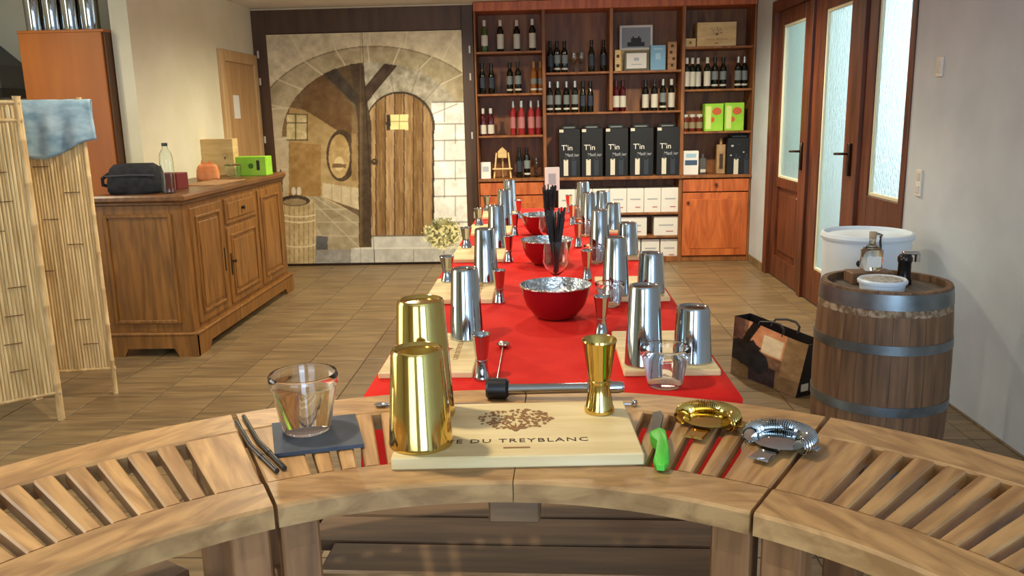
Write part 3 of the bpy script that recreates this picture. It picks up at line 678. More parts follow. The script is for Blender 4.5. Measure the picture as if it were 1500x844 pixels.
MB().cbox(b+.01, b+.018, y0+.70, y0+.715, .40, .56, .003).lathe([(.006, 0), (.006, .02), (.014, .028), (0, .034)], 10, T(b+.016, y0+.72, .50) @ RY(R(90))).build('key_plate', iron_k, d, 40)
panel_x('door', y0+1.37, y0+1.92, .19, .95)
o = MB().box(a+.06, b-.06, y0-.002, y0+.004, .22, .93).build('side_panel', oak, sb)
frame_rect(MB(), 'y', y0-.014, y0+.002, a+.06, b-.07, .22, .93, .022).build('moulding', oak, o)
ZS = 1.05
# things on the sideboard
def onsb(px, py, z=ZS): return P(px, py, z=z)
c0 = onsb(193, 281); t = thing('black_pouch', 'soft black zipped pouch on the near end of the sideboard', 'bag', (-2.63, 5.27, ZS), R(8))
def blob_box(mb, w, d, h, n=10, puff=.25, M=None):
    vs = []; fs = []; N_ = n+1
    secs = [(-1, 0), (-.9, .0), (-.9, 1), (-1, 1)]
    prof = [(.90, 0), (1, .12), (1.0, .35), (.96, .62), (.86, .86), (.7, .98), (.0, 1.0)]
    seg = 20
    for r, z in prof:
        for i in range(seg):
            an = 2*math.pi*i/seg; c, s_ = math.cos(an), math.sin(an); e = .45
            x = math.copysign(abs(c)**e, c)*w/2*r; y = math.copysign(abs(s_)**e, s_)*d/2*r
            vs.append((x, y, z*h+.004*math.sin(an*5+z*9)))
    for j in range(len(prof)-1):
        for i in range(seg): fs.append((j*seg+i, j*seg+(i+1) % seg, (j+1)*seg+(i+1) % seg, (j+1)*seg+i))
    fs.append(tuple(range(seg))[::-1]); return mb.add(vs, fs, M)
blob_box(MB(), .33, .24, .19).build('pouch_body', black_fab, t, 60)
MB().tube([(-.15, -.121, .12), (0, -.126, .125), (.15, -.121, .12)], .004, 6).build('zip', mat('zip_grey', (70, 74, 82), .4), t)
MB().tube([(-.16, -.02, .13), (-.2, -.03, .10), (-.2, -.03, .06), (-.16, -.02, .05)], .012, 8).build('side_loop', black_fab, t, 50)
t = thing('red_carton', 'dark red carton lying behind the black pouch', 'box', (-2.53, 5.55, ZS), R(-12)); MB().cbox(-.07, .09, -.06, .06, 0, .11, .003).build('box_body', mat('dark_red_card', (112, 32, 28), .6), t)
wb = onsb(247, 279); t = thing('water_bottle', 'clear plastic water bottle standing on the sideboard', 'bottle', (-2.40, 5.22, ZS))
t.scale = (1.25, 1.25, 1.02)
prof = [(0, .004), (.022, .0), (.033, .006)]
for k in range(7): prof += [(.0345, .02+k*.028), (.0325, .034+k*.028)]
prof += [(.033, .225), (.028, .25), (.015, .275), (.0125, .285), (.0125, .30)]
inner = [(r-.0012 if r > .003 else 0, z+.002 if i < 2 else z) for i, (r, z) in enumerate(prof)]
MB().lathe(prof+inner[::-1], 20, None, False).build('bottle_body', glassy('pet_plastic', (.97, 1, 1), .03, 1.3), t, 60)
MB().lathe([(.0145, .292), (.0145, .312), (0, .313)], 14).build('cap', mat('dark_teal_cap', (40, 52, 50), .4), t, 40)
t = thing('flat_tray', 'flat brown cardboard tray lying on the sideboard', 'tray', (-2.42, 5.98, ZS), R(-4))
MB().cbox(-.14, .12, -.22, .30, 0, .006, .002).build('base', noisy('kraft_card', (150, 110, 70), (172, 132, 90), (9, 9, 9), .8), t)
frame_rect(MB(), 'x', 0, .012, -.22, .30, -.13, .11, .01).add([], []).build('rim', MATS['kraft_card'], t).matrix_local = T(0, 0, .006) @ RY(R(90))
t = thing('orange_bag', 'crumpled orange paper bag on the sideboard', 'bag', (-2.60, 6.35, ZS), R(20)); blob_box(MB(), .17, .12, .12).build('bag_body', noisy('orange_paper', (206, 122, 66), (226, 150, 92), (14, 14, 14), .7, bump=.3), t)
MB().prism([(-.05, .10), (.05, .11), (.02, .15), (-.01, .125), (-.04, .155)], -.006, .006, RX(R(90))).build('torn_top', MATS['orange_paper'], t)
t = thing('plastic_tub', 'clear plastic tub in front of the crested wooden case', 'tub', (-2.50, 6.62, ZS)); MB().lathe([(0, .002), (.05, 0), (.065, .09), (.068, .095), (.062, .095), (.048, .004), (0, .004)], 20).build('tub_body', MATS['pet_plastic'], t, 40)
MB().lathe([(.068, .094), (.07, .10), (.03, .112), (0, .113)], 20).build('lid', MATS['pet_plastic'], t, 40)
pa, pb = P(294, 250, Y=7.0), P(353, 250, Y=7.0)
t = carton('wooden_wine_case', 'pale wooden wine case with a round burnt emblem, standing on the sideboard', 'box', pa.x, min(pb.x, -2.36), ZS, ZS+.30, 6.86, .12, boxw)
crest(t, T(.10, -.0605, .17) @ RX(R(90)), .07, .07, darkmark, 40)
t = carton('green_carton', 'bright lime green box with a black label, on the far end of the sideboard', 'box', -2.515, -2.265, ZS, ZS+.155, 6.72, .16, limebox)
patch(t, 'black_label', .06, .085, .025, .08, ink, -.08); patch(t, 'emblem', .0, .08, 1, 1, mat('dark_green_print', (60, 110, 30), .6), -.08, .022)
# ------------------------------------------------------------------ tall beech cabinet with metal cylinders on it
bc = thing('tall_cabinet', 'tall orange beech cabinet behind the bamboo screen', 'cabinet', (-3.28, 5.76, 0))
MB().cbox(-.31, .275, 0, .55, .05, 2.115, .004).build('carcass', orange_w, bc)
MB().cbox(.275, .293, .015, .55, .0, 2.115, .003).build('end_panel', mat('shaded_edge', (92, 60, 30), .6), bc)  # side coloured dark for the shade between cabinet and wall
MB().cbox(-.313, .295, -.004, .55, 2.11, 2.13, .003).build('top', orange_w, bc)
MB().cbox(-.29, .26, .02, .55, 0, .05, .003).build('plinth', walnut, bc)
cy = thing('steel_beaker', 'x', 'beaker')
MB().lathe([(.045, 0), (.060, .002), (.064, .28), (.066, .283), (.066, .29), (.060, .29), (.056, .01), (0, .008)], 24).build('wall', steel, cy, 40); MB().lathe([(.0655, .27), (.0675, .272), (.0675, .28), (.0655, .282)], 24, None, False).build('rim_band', chrome, cy, 40)
cy.scale = (.93, .93, 1); cp = Proto(cy)
for n, x in enumerate((-3.375, -3.245, -3.115, -2.985, -2.875)[:4]): cp.at((x-.13, 5.84, 2.13), n, f'tall steel beaker on the beech cabinet, {ORD[3-n]} from the plaster wall', 'steel beakers on the beech cabinet')
for n, x in enumerate((-3.355, -3.225, -3.095)): cp.at((x-.085, 5.98, 2.13), n, f'tall steel beaker in the rear row on the beech cabinet, {ORD[2-n]} from the plaster wall', 'steel beakers on the beech cabinet')
hd = thing('extractor_hood', 'dark grey sloping hood on the plaster wall behind the beech cabinet', 'hood', (-4.2, 6.5, 1.6))
MB().prism([(-.4, .17), (.19, .17), (.19, .34), (-.05, .55), (-.4, .55)], 0, .35, RX(R(90))).build('hood_shell', mat('hood_grey', (86, 86, 84), .5), hd)
MB().cbox(-.4, .21, -.37, 0, .10, .17, .004).build('hood_base', black_m, hd)
# ------------------------------------------------------------------ bamboo folding screen
E2, HN, E1, E0 = (-2.42, 4.36), (-2.84, 4.28), (-2.50, 3.95), (-2.84, 3.68)
scr = thing('bamboo_screen', 'folding bamboo screen of split cane panels beside the oak sideboard', 'screen', (-2.62, 4.05, 0))
rs = random.Random(11); reed_cache = {}
def screen_panel(A, B):
    dx, dy = B[0]-A[0], B[1]-A[1]; L_ = math.hypot(dx, dy); an = math.atan2(dy, dx)
    e = bpy.data.objects.new('screen_panel', None)
    fr_ = MB()
    def pole(x):
        z = 0; pts = []; rad = []
        for k in range(8):
            z0_ = k*.205; pts += [(x, 0, z0_), (x, 0, z0_+.19), (x, 0, z0_+.2)]; rad += [.0125, .0125, .0150]
        pts.append((x, 0, 1.63)); rad.append(.0125); fr_.tube(pts, rad, 8)
    pole(.014); pole(L_-.014)
    for z in (.15, 1.52, 1.605): fr_.tube([(0, 0, z), (L_, 0, z)], .011, 8)
    o = fr_.build('panel_frame', bamboo_d, scr, 50, (A[0]-scr.location.x, A[1]-scr.location.y, 0), an)
    n = int((L_-.05)/.0155)
    if 'r' not in reed_cache:
        reed_cache['r'] = [MB().tube([(0, 0, .15), (0, .002, .5+.1*k), (0, -.001, 1.0), (0, 0, 1.525)], [.0082, .0086, .0080, .0084], 6).mesh('reed', bamboo, 60) for k in range(3)]
    for i in range(n): put('reed', reed_cache['r'][i % 3], o, (.030+i*(L_-.06)/(n-1), rs.uniform(-.002, .002), rs.uniform(-.004, .004)))
    for i in range(5): put('short_reed', MB().tube([(0, 0, 1.525), (0, 0, 1.605)], .006, 6).mesh('short_reed', bamboo, 60) if 's' not in reed_cache else reed_cache['s'], o, (.05+i*(L_-.1)/4, 0, 0))
    for k in range(9):
        x = rs.uniform(.05, L_-.14); z = .3+k*.14
        for s in (-1, 1): MB().tube([(x, s*.0085, z), (x+.08, s*.0085, z)], .0026, 5).build('binding', mat('bark_tie', (112, 82, 46), .7), o)
    bpy.data.objects.remove(e)
screen_panel(HN, E2); screen_panel(HN, E1); screen_panel(E0, E1)
# blue towel over the top rail of the far panel
ct = MB(); nu, nv = 24, 22; A_, B_ = Vector((-2.74, 4.30)), Vector((-2.385, 4.367)); dirn = (B_-A_); nrm = Vector((dirn.y, -dirn.x)).normalized()
vs = []
for j in range(nv+1):
    for i in range(nu+1):
        u = i/nu; s_ = j/nv; ln = .30+.03*math.sin(u*5)-.05*u; dd_ = s_*(ln+.14)-.14
        off = .022+.008*math.sin(u*17+dd_*6)*min(1, abs(dd_)*7)+.012*max(0, math.sin(u*9+1))*min(1, abs(dd_)*5)
        side = 1 if dd_ > 0 else -1
        if abs(dd_) < .03: th_ = dd_/.03*math.pi/2; pz = 1.605+.022*math.cos(th_)-.0; po = off*math.sin(th_)
        else: pz = 1.605-(abs(dd_)-.03); po = side*off
        q = A_+dirn*(u+.05*s_*u)+nrm*po; vs.append((q.x, q.y, pz+.012*math.sin(u*3.1)*0))
ct.add(vs, [(j*(nu+1)+i, j*(nu+1)+i+1, (j+1)*(nu+1)+i+1, (j+1)*(nu+1)+i) for j in range(nv) for i in range(nu)])
o = ct.build('blue_towel', denim, None, 80); md = o.modifiers.new('thickness', 'SOLIDIFY'); md.thickness = .004
tag(o, 'faded blue cloth draped over the top of the bamboo screen', 'towel')
# ================================================================== BARREL, WHITE TUB, BAG
BX, BY, BH = 1.42, 3.42, .79
br = thing('wine_barrel', 'old oak wine barrel with iron hoops used as a side table', 'barrel', (BX, BY, 0))
def brad(z): t_ = (z-BH/2)/(BH/2); return .270-.019*t_*t_
NS = 26; zs = [BH*k/10 for k in range(11)]
def stave_mesh():
    mb = MB(); da = math.pi/NS*.985; vs = []
    for z in zs:
        r = brad(z)
        for rr_, aa in ((r, -da), (r+.0012, 0), (r, da), (r-.022, da), (r-.022, -da)): vs.append((rr_*math.cos(aa), rr_*math.sin(aa), z))
    fs = [(j*5+i, j*5+(i+1) % 5, (j+1)*5+(i+1) % 5, (j+1)*5+i) for j in range(10) for i in range(5)]+[(4, 3, 2, 1, 0), (50, 51, 52, 53, 54)]
    return mb.add(vs, fs).mesh('stave', stave, 30)
sm = stave_mesh()
for k in range(NS): put('stave', sm, br, (0, 0, 0), 2*math.pi*k/NS)
for za, zb in ((.718, .780), (.54, .578), (.285, .325), (.015, .10)):
    MB().lathe([(brad(za)+.0005, za), (brad(za)+.004, za), (brad((za+zb)/2)+.0042, (za+zb)/2), (brad(zb)+.004, zb), (brad(zb)+.0005, zb)], 48, None, False).build('hoop', iron, br, 40)
for k in range(6):
    w = .079; x0 = -.237+k*w; x1 = x0+w-.002; rr_ = .234; pts = []
    y_ = lambda x: math.sqrt(max(rr_**2-x*x, .0004))
    xs_ = np.linspace(max(x0, -rr_), min(x1, rr_), 6)
    pts = [(x, y_(x)) for x in xs_]+[(x, -y_(x)) for x in xs_[::-1]]
    MB().prism(pts, BH-.05, BH-.028).build('head_board', noisy('barrel_head', (70, 62, 54), (110, 98, 84), (30, 3, 30), .6, 5, .08, .1), br)
MB().lathe([(brad(.688)+.0005, .688), (brad(.694)+.0015, .694), (brad(.712)+.0015, .712), (brad(.718)+.0005, .719)], 48, None, False).build('pale_band', noisy('chipped_paint', (112, 86, 62), (176, 154, 126), (40, 40, 40), .8, lo=.40, hi=.62), br, 40)
ZB = BH-.028
t = thing('ashtray', 'white round lidded dish on the barrel top', 'dish', (1.37, 3.33, ZB))
t.scale = (.80, .80, 1)
MB().lathe([(0, .002), (.09, 0), (.105, .008), (.110, .036), (.118, .038), (.120, .048), (.112, .055), (.10, .050), (.095, .046), (0, .047)], 32).build('bowl', white_m, t, 40)
MB().lathe([(.094, .0465), (.09, .0535), (.04, .0505), (0, .049)], 24, None, False).build('dish_insert', noisy('ash_grey', (150, 146, 138), (206, 202, 194), (40, 40, 40), .8), t, 40)
t = thing('spirit_bottle', 'small square clear bottle on a wooden block on the barrel', 'bottle', (1.395, 3.52, ZB+.05))
MB().cbox(-.042, .042, -.03, .03, .0, .10, .012).lathe([(.03, .098), (.014, .118), (.013, .145), (0, .145)], 14).build('glass', clear, t, 50); MB().lathe([(.015, .138), (.015, .168), (0, .17)], 12).build('stopper', noisy('cork', (150, 128, 100), (180, 160, 128), (30, 30, 30), .7), t, 40); MB().box(-.03, .03, -.0315, -.029, .02, .065).build('label', white_card, t)
tag(MB().cbox(-.10, .08, -.05, .05, 0, .05, .004).build('wooden_block', stave, None, None, (1.40, 3.52, ZB)), 'brown wooden block under the small clear bottle on the barrel', 'block')
t = thing('pepper_mill', 'dark steel mill with a chrome crank on the barrel top', 'mill', (1.515, 3.47, ZB))
MB().lathe([(0, 0), (.032, 0), (.032, .01), (.027, .03), (.026, .09), (.030, .10), (.030, .115), (.02, .13), (0, .132)], 20).build('body', mat('gun_metal', (56, 52, 50), .25, .8), t, 40); MB().cbox(-.012, .055, -.012, .012, .125, .142, .004).lathe([(.012, .095), (.012, .13), (0, .13)], 10, T(.05, 0, 0)).build('crank', chrome, t, 40)
# white round tub cabinet against the wall
t = thing('white_tub', 'white round enamel tub standing behind the barrel against the wall', 'tub', (1.72, 4.42, 0), 0)
t.scale = (.92, .92, .975)
MB().lathe([(.215, 0), (.228, .01), (.240, .80), (.240, .84)], 40, None, False).lathe([(0, .80), (.225, .80), (.228, .835)], 40, None, False).build('shell', white_m, t, 40)
MB().lathe([(.225, .832), (.250, .835), (.256, .85), (.250, .868), (.236, .872), (.225, .85), (.225, .832)], 40, None, False).build('rim', white_m, t, 40)
MB().lathe([(0, .853), (.226, .853), (.228, .845)], 40, None, False).build('lid', white_m, t, 40)
MB().lathe([(.018, 0), (.018, .006), (.009, .008), (.009, .014), (0, .014)], 14, RZ(R(-118)) @ T(.238, 0, .73) @ RY(R(90))).build('screw_knob', mat('dark_bolt', (50, 56, 64), .4, .6), t, 40)
MB().tube([(-.02, -.262, .80), (-.025, -.255, .85), (-.02, -.24, .875), (.02, -.16, .872), (.04, -.08, .866), (.045, .02, .86)], .006, 8).build('cable', black_m, t, 50)
# printed shopping bag on the floor
A0, A1 = P(1070, 547, z=0), P(1165, 583, z=0)
bagv = A1-A0; bl = bagv.length; an = math.atan2(bagv.y, bagv.x)
bag = thing('shopping_bag', 'shopping bag printed with a dark wine still life, on the floor beside the barrel', 'bag', A0, an)
hB = .31; dB = .12
def bagp(u, v):   # front sheet, leaning back and flaring a little at the top
    bul = .016*math.sin(math.pi*u)*math.sin(math.pi*v)
    return (-.035*v+(bl+.06*v)*u, .05*v-bul, hB*v+.02*v*math.cos(u*3.0))
def bagcol(u, v):
    n_ = fbm(u*9, v*9); c = np.array((120, 86, 62), float)[None]+((n_-.5)*90)[:, None]
    def s_(m_, k): c[m_] = np.array(k, float)+((n_-.5)*50)[m_][:, None]
    s_((v > .55) & (u > .22), (206, 140, 100)); s_((u > .45) & (u < .72) & (v > .58) & (v < .88), (226, 206, 172))
    s_(u > .74, (146, 116, 80)); s_((v < .28), (122, 96, 66)); s_((v < .36) & (u > .28) & (u < .68) & (v > .02), (44, 32, 40))
    s_(np.hypot((u-.22)/.30, (v-.45)/.30) < .55+n_*.6, (26, 26, 32)); s_((np.hypot((u-.42)/.16, (v-.38)/.2) < 1), (20, 24, 34))
    s_((abs(u-.15-.35*(v-.5)) < .055) & (v > .5), (18, 16, 18)); s_((u < .16) & (v > .66), (96, 64, 54))
    return c
bp_ = painted('bag_print', .35)
paint_mesh('front_print', 90, 80, bagp, bagcol, bp_, bag)
def side(pts, name, mt):
    return MB().add(pts, [(0, 1, 2, 3)]).build(name, mt, bag)
q00, q10, q11, q01 = bagp(0, 0), bagp(1, 0), bagp(1, 1), bagp(0, 1)
bk = lambda p, t_=dB: (p[0], p[1]+t_, p[2])
blk = mat('bag_black', (20, 18, 22), .4)
for nm, pts in (('gusset', [q10, bk(q10), bk(q11), q11]), ('gusset', [q00, q01, bk(q01), bk(q00)]), ('back_sheet', [bk(q00), bk(q01), bk(q11), bk(q10)]), ('bottom', [q00, bk(q00), bk(q10), q10])):
    o = side(pts, nm, blk); md = o.modifiers.new('thickness', 'SOLIDIFY'); md.thickness = .002
MB().box(-.0, .004, .03, .08, .03, .07, T(bl+.006, 0, 0)).build('care_label', white_card, bag)
for yy in (.05, .165):
    MB().tube([(bl*.28, yy, hB-.02), (bl*.30, yy+.02, hB+.02), (bl*.42, yy+.05, hB+.028), (bl*.55, yy+.05, hB+.026), (bl*.66, yy+.02, hB+.015), (bl*.68, yy, hB-.02)], .007, 6).build('handle', blk, bag, 50)
# ================================================================== RED TABLE
ZT = .82; TX0, TX1, TY0, TY1 = -.455, .472, 1.93, 6.05
tb = thing('long_table', 'long trestle table under the red cloth', 'table', (0, 4.0, 0))
MB().cbox(TX0+.015, TX1-.015, TY0-3.985, TY1-4.015, ZT-.03, ZT-.004, .003).build('tabletop', teak_dark, tb)
for y in (2.15, 3.3, 4.6, 5.85):
    for x in (TX0+.08, TX1-.08): MB().cbox(x-.025, x+.025, y-4.025, y-3.975, 0, ZT-.03, .003).build('leg', teak_dark, tb)
cl = MB(); nx, ny = 18, 60; vs = []
def cloth_pt(i, j):
    x = TX0+(TX1-TX0)*i/nx; y = TY0+(TY1-TY0)*j/ny; return (x, y, ZT+.0012*math.sin(x*9+y*5))
for j in range(ny+1):
    for i in range(nx+1): vs.append(cloth_pt(i, j))
cl.add(vs, [(j*(nx+1)+i, j*(nx+1)+i+1, (j+1)*(nx+1)+i+1, (j+1)*(nx+1)+i) for j in range(ny) for i in range(nx)])
ring = [(i, 0) for i in range(nx)]+[(nx, j) for j in range(ny)]+[(i, ny) for i in range(nx, 0, -1)]+[(0, j) for j in range(ny, 0, -1)]
sv = []; mid = Vector(((TX0+TX1)/2, (TY0+TY1)/2, 0)); K = len(ring)
for lev, dz in ((0, 0), (1, .01), (2, .12), (3, .24)):
    for k, (i, j) in enumerate(ring):
        p = Vector(cloth_pt(i, j)); ox_ = (-1 if i == 0 else 1 if i == nx else 0); oy_ = (-1 if j == 0 else 1 if j == ny else 0)
        o_ = (.0, .006, .010+.007*math.sin(k*.9), .014+.014*math.sin(k*.9))[lev]; sv.append((p.x+ox_*o_, p.y+oy_*o_, p.z-dz))
cl.add(sv, [(l*K+k, l*K+(k+1) % K, (l+1)*K+(k+1) % K, (l+1)*K+k) for l in range(3) for k in range(K)])
tag(cl.build('tablecloth', red_cloth, None, 60), 'bright red cloth covering the long table', 'tablecloth')
# crease line of the next cloth lying across
# ---- prototypes
def tin(name, r0, r1, h, mt):
    t = thing(name, 'x', 'shaker tin')
    MB().lathe([(r0-.002, .002), (r0-.0018, 0), (r0, 0), (r0+.0006, .003), (r0-.0002, .006), (r1+.002, h-.006), (r1, h-.001), (r1-.002, h)], 40, None, False).build('wall', mt, t, 35)
    MB().lathe([(r1-.002, h), (r1-.0035, h-.001), (r1-.006, h-.005), (0, h-.004)], 40, None, False).build('base_dish', mt, t, 35)
    return Proto(t)
tall_t = tin('tall_shaker_tin', .051, .0385, .215, steel); short_t = tin('short_shaker_tin', .052, .042, .150, steel)
def jig(name, h, r, mt):
    t = thing(name, 'x', 'jigger'); w = h*.40
    MB().lathe([(r*.62, w), (r*.60, w+.003), (r*.62, w+.006), (r*.72, h*.55), (r*.97, h-.006), (r*1.03, h-.003), (r, h), (r*.92, h-.002), (r*.60, h*.55), (0, w+.012)], 32, None, False).build('upper_cup', mt, t, 40)
    MB().lathe([(r*.62, w), (r*.64, w-.01), (r*.80, .012), (r*.90, .006), (r*.88, 0), (r*.8, .001), (r*.5, w-.01), (0, w-.01)], 32, None, False).build('lower_cup', mt, t, 40)
    MB().lathe([(r*.60, w-.002), (r*.68, w), (r*.68, w+.004), (r*.60, w+.006)], 32, None, False).build('waist_ring', mt, t, 40)
    return Proto(t)
jig_s = jig('steel_jigger', .125, .024, steel); jig_w = jig('wide_steel_jigger', .105, .030, steel)
def tumbler(r0, r1, h, facets=0):
    t = thing('clear_tumbler', 'x', 'tumbler')
    MB().lathe([(0, .0), (r0-.003, 0), (r0, .003), (r1-.003, h-.022), (r1, h-.018), (r1+.001, h-.003), (r1-.001, h), (r1-.003, h), (r1-.0036, h-.018), (r1-.0048, h-.023), (r0-.0018, .005), (0, .004)], 40, None, False).build('wall', acrylic, t, 40)
    return Proto(t)
tum = tumbler(.036, .052, .085)
bd = thing('serving_board', 'x', 'board'); MB().cbox(-.126, .126, -.20, .20, 0, .018, .003).build('plank', boardw, bd)
crest(bd, T(-.0, .02, .0181) @ RZ(R(90)), .12, .09, burn, 45, 9); text('lettering', 'CAVE DU TREYBLANC', .022, burn, bd, T(.075, .02, .0182) @ RZ(R(90)), ext=.0003)
bdp = Proto(bd)
YS = [2.27, 3.14, 4.0, 4.86, 5.62]; ordb = ['first', 'second', 'third', 'fourth', 'fifth']
for k, yb in enumerate(YS):
    for side_, xb, sn in ((-1, -.318, 'sideboard side'), (1, .33, 'glass-door side')):
        j = lambda a: random.uniform(-a, a)
        bdp.at((xb, yb, ZT+.001), R(180) if side_ > 0 else 0, f'pale wooden serving board, {ordb[k]} from the curved bar on the {sn}', 'serving boards on the red table')
        zb = ZT+.019
        if side_ < 0:
            tall_t.at((-.238, yb+.14, zb), j(3), f'tall steel shaker tin on the {ordb[k]} board from the bar, {sn}', 'tall shaker tins on the red table')
            jig_w.at((-.395, yb+.14, zb), j(3), f'squat steel jigger on the {ordb[k]} board from the bar, {sn}', 'steel jiggers on the red table')
            jig_s.at((-.167, yb-.21+(.02 if k else 0), ZT+.001), j(3), f'slim steel jigger beside the {ordb[k]} board from the bar, {sn}', 'steel jiggers on the red table')
        else:
            tall_t.at((.262, yb-.14, zb), j(3), f'tall steel shaker tin on the {ordb[k]} board from the bar, {sn}', 'tall shaker tins on the red table')
            short_t.at((.395, yb-.115, zb), j(3), f'short steel shaker tin on the {ordb[k]} board from the bar, {sn}', 'short shaker tins on the red table')
            jig_s.at((.175, yb+.22 if k < 4 else yb+.1, ZT+.001), j(3), f'slim steel jigger beside the {ordb[k]} board from the bar, {sn}', 'steel jiggers on the red table')
            tum.at((.30 if k == 0 else .232, (2.0 if k == 0 else yb-.255), ZT+.001), j(3), f'clear plastic tumbler before the {ordb[k]} board from the bar, {sn}', 'clear tumblers on the red table').scale = (1.2,)*3 if k == 0 else (1,)*3
# bowls
bw = thing('mixing_bowl', 'x', 'bowl')
op = [(0, 0), (.05, 0), (.072, .012), (.098, .045), (.112, .085), (.117, .112)]
MB().lathe(op, 48, None, False).build('red_shell', red_en, bw, 50)
MB().lathe([(.117, .110), (.121, .113), (.121, .117), (.116, .118), (.110, .085), (.095, .046), (.07, .014), (.048, .004), (0, .003)], 48, None, False).build('steel_lining', noisy('hammered_steel', (190, 192, 192), (216, 218, 218), (60, 60, 60), .2, 2, .5, metal=1), bw, 40)
bwp = Proto(bw)
for n, (x, y) in enumerate(((.036, 2.72), (.012, 3.74), (-.012, 4.70))): bwp.at((x, y, ZT+.001), n, f'red bowl with steel lining, {ordb[n]} from the curved bar along the table', 'red bowls down the middle of the table')
# goblets with black straws
def straws(x, y, z0, n, label, rad=.026, top=.21):
    rr = random.Random(int(y*100)); t = thing('straw_bundle', label, 'straws', (x, y, z0))
    for k in range(n):
        a_, q_ = rr.random()*6.28, rr.uniform(.4, 1)
        p0 = (rr.uniform(-.008, .008), rr.uniform(-.008, .008), rr.uniform(0, .01)); p1 = (rad*q_*math.cos(a_)*1.5, rad*q_*math.sin(a_)*1.5, top*rr.uniform(.82, 1))
        MB().tube([p0, p1], .0034, 6).build('straw', black_m, t, 50)
GZ = ZT+.001
gb = make_goblet(.19, .052, clear, .26); gbp = Proto(gb)
for n, (x, y) in enumerate(((.045, 3.20), (.025, 4.20))):
    g_ = gbp.at((x, y, GZ), 0, f'stemmed glass holding black straws, {ordb[n]} from the curved bar', 'straw glasses on the red table'); 
    straws(x, y, GZ+.058, 30, f'bundle of black straws in the {ordb[n]} stemmed glass from the bar', .030, .27)
t = thing('menu_holder', 'black menu holder with a white card at the far end of the table', 'card holder', (.06, 5.35, GZ), R(8))
MB().lathe([(0, 0), (.05, 0), (.05, .012), (.012, .018), (.010, .20), (0, .2)], 20).build('stand', black_m, t, 40); MB().cbox(-.05, .045, -.006, .006, .19, .34, .002).build('card', white_card, t); MB().box(-.028, .02, -.0072, -.005, .23, .30).build('print', greyprint, t)
# bar spoon lying on the cloth
p0, p1 = P(737, 503, z=ZT+.012), P(727, 560, z=ZT+.006)
t = thing('bar_spoon', 'thin steel bar spoon with round bowl lying on the red cloth', 'spoon', (p1.x, p1.y, ZT)); dv = p0-p1
MB().tube([(0, 0, .006), (dv.x*.9, dv.y*.9, .008)], .0022, 8).build('stem', chrome, t, 40)
MB().lathe([(0, .002), (.012, .003), (.018, .008), (.019, .0095), (.017, .0095), (.011, .005), (0, .004)], 20, T(dv.x, dv.y, .0) @ Matrix.Diagonal((1, 1.5, 1.2, 1))).build('bowl', chrome, t, 40)
# ================================================================== CURVED BAR
BC = Vector((-.065, .43, 0)); ZBAR = 1.02; RI, RA, RB, RO = .592, .674, .883, .972
leg_wood = noisy('bar_leg_wood', (118, 78, 46), (158, 110, 68), (40, 40, 4), .5, 5, .05, .08)
seg = thing('bar_segment', 'x', 'bar', BC, R(-1.85), 'curved slatted bar segments')
def arc_piece(r0, r1, t0, t1, z0, z1, n=8):
    """curved board; angle 0 is local +Y, degrees, positive towards +X"""
    mb = MB(); vs = []; c = .004
    for k in range(n+1):
        t_ = R(t0+(t1-t0)*k/n); sx_, cx_ = math.sin(t_), math.cos(t_)
        for r, z in ((r0, z0), (r0, z1-c), (r0+c, z1), (r1-c, z1), (r1, z1-c), (r1, z0)): vs.append((r*sx_, r*cx_, z))
    fs = [(k*6+i, k*6+(i+1) % 6, (k+1)*6+(i+1) % 6, (k+1)*6+i) for k in range(n) for i in range(6)]
    fs += [tuple(range(6)), tuple(range(n*6, n*6+6))[::-1]]
    return mb.add(vs, fs)
E_ = 29.75
for a_, b_ in ((-E_, -.06), (.06, E_)):
    arc_piece(RB+.001, RO, a_, b_, ZBAR-.03, ZBAR, 10).build('outer_rail', teak_rail, seg, 30)
    arc_piece(RI, RA-.001, a_, b_, ZBAR-.03, ZBAR, 10).build('inner_rail', teak_rail, seg, 30)
def wedge(t0, t1):
    mb = MB(); c = .0025; z0, z1 = ZBAR-.019, ZBAR-.001; h0, h1 = R((t1-t0)/2), R((t1-t0)/2)
    pts = [(-RA*math.sin(h0), RA*math.cos(h0)), (RA*math.sin(h0), RA*math.cos(h0)), (RB*math.sin(h0), RB*math.cos(h0)), (-RB*math.sin(h0), RB*math.cos(h0))]
    vs = [(x, y, z0) for x, y in pts]+[(x, y, z1-c) for x, y in pts]+[(x-math.copysign(c, x), y, z1) for x, y in pts]
    fs = [(3, 2, 1, 0)]+[(i, (i+1) % 4, 4+(i+1) % 4, 4+i) for i in range(4)]+[(4+i, 4+(i+1) % 4, 8+(i+1) % 4, 8+i) for i in range(4)]+[(8, 9, 10, 11)]
    return mb.add(vs, fs).mesh('slat', teak)
g_ = .95; n_ = 18; half = 24.6; sw = (2*half-(n_+1)*g_)/n_
sm_ = wedge(0, sw)
for k in range(n_):
    t_ = -half+g_+sw/2+k*(sw+g_); put('slat', sm_, seg, (0, 0, 0), R(-t_))
em = wedge(0, E_-half); em.name = 'end_board'
for s in (-1, 1): put('end_board', em, seg, (0, 0, 0), R(-s*(E_+half)/2))
for s in (-1, 1):
    for r_, w in ((.635, .05), (.915, .05)):
        MB().cbox(-w/2, w/2, -w/2, w/2, 0, ZBAR-.03, .003, RZ(R(-s*27.0)) @ T(0, r_, 0)).build('leg', leg_wood, seg)
    MB().cbox(-.02, .02, .61, .94, ZBAR-.075, ZBAR-.025, .003, RZ(R(-s*27.0))).build('bearer', teak_rail, seg)
    MB().cbox(-.015, .015, .66, .89, .735, .775, .003, RZ(R(-s*27.0))).build('shelf_bearer', teak_rail, seg)
MB().cbox(-.035, .035, .60, .95, ZBAR-.065, ZBAR-.024, .003).build('bearer', teak_dark, seg)
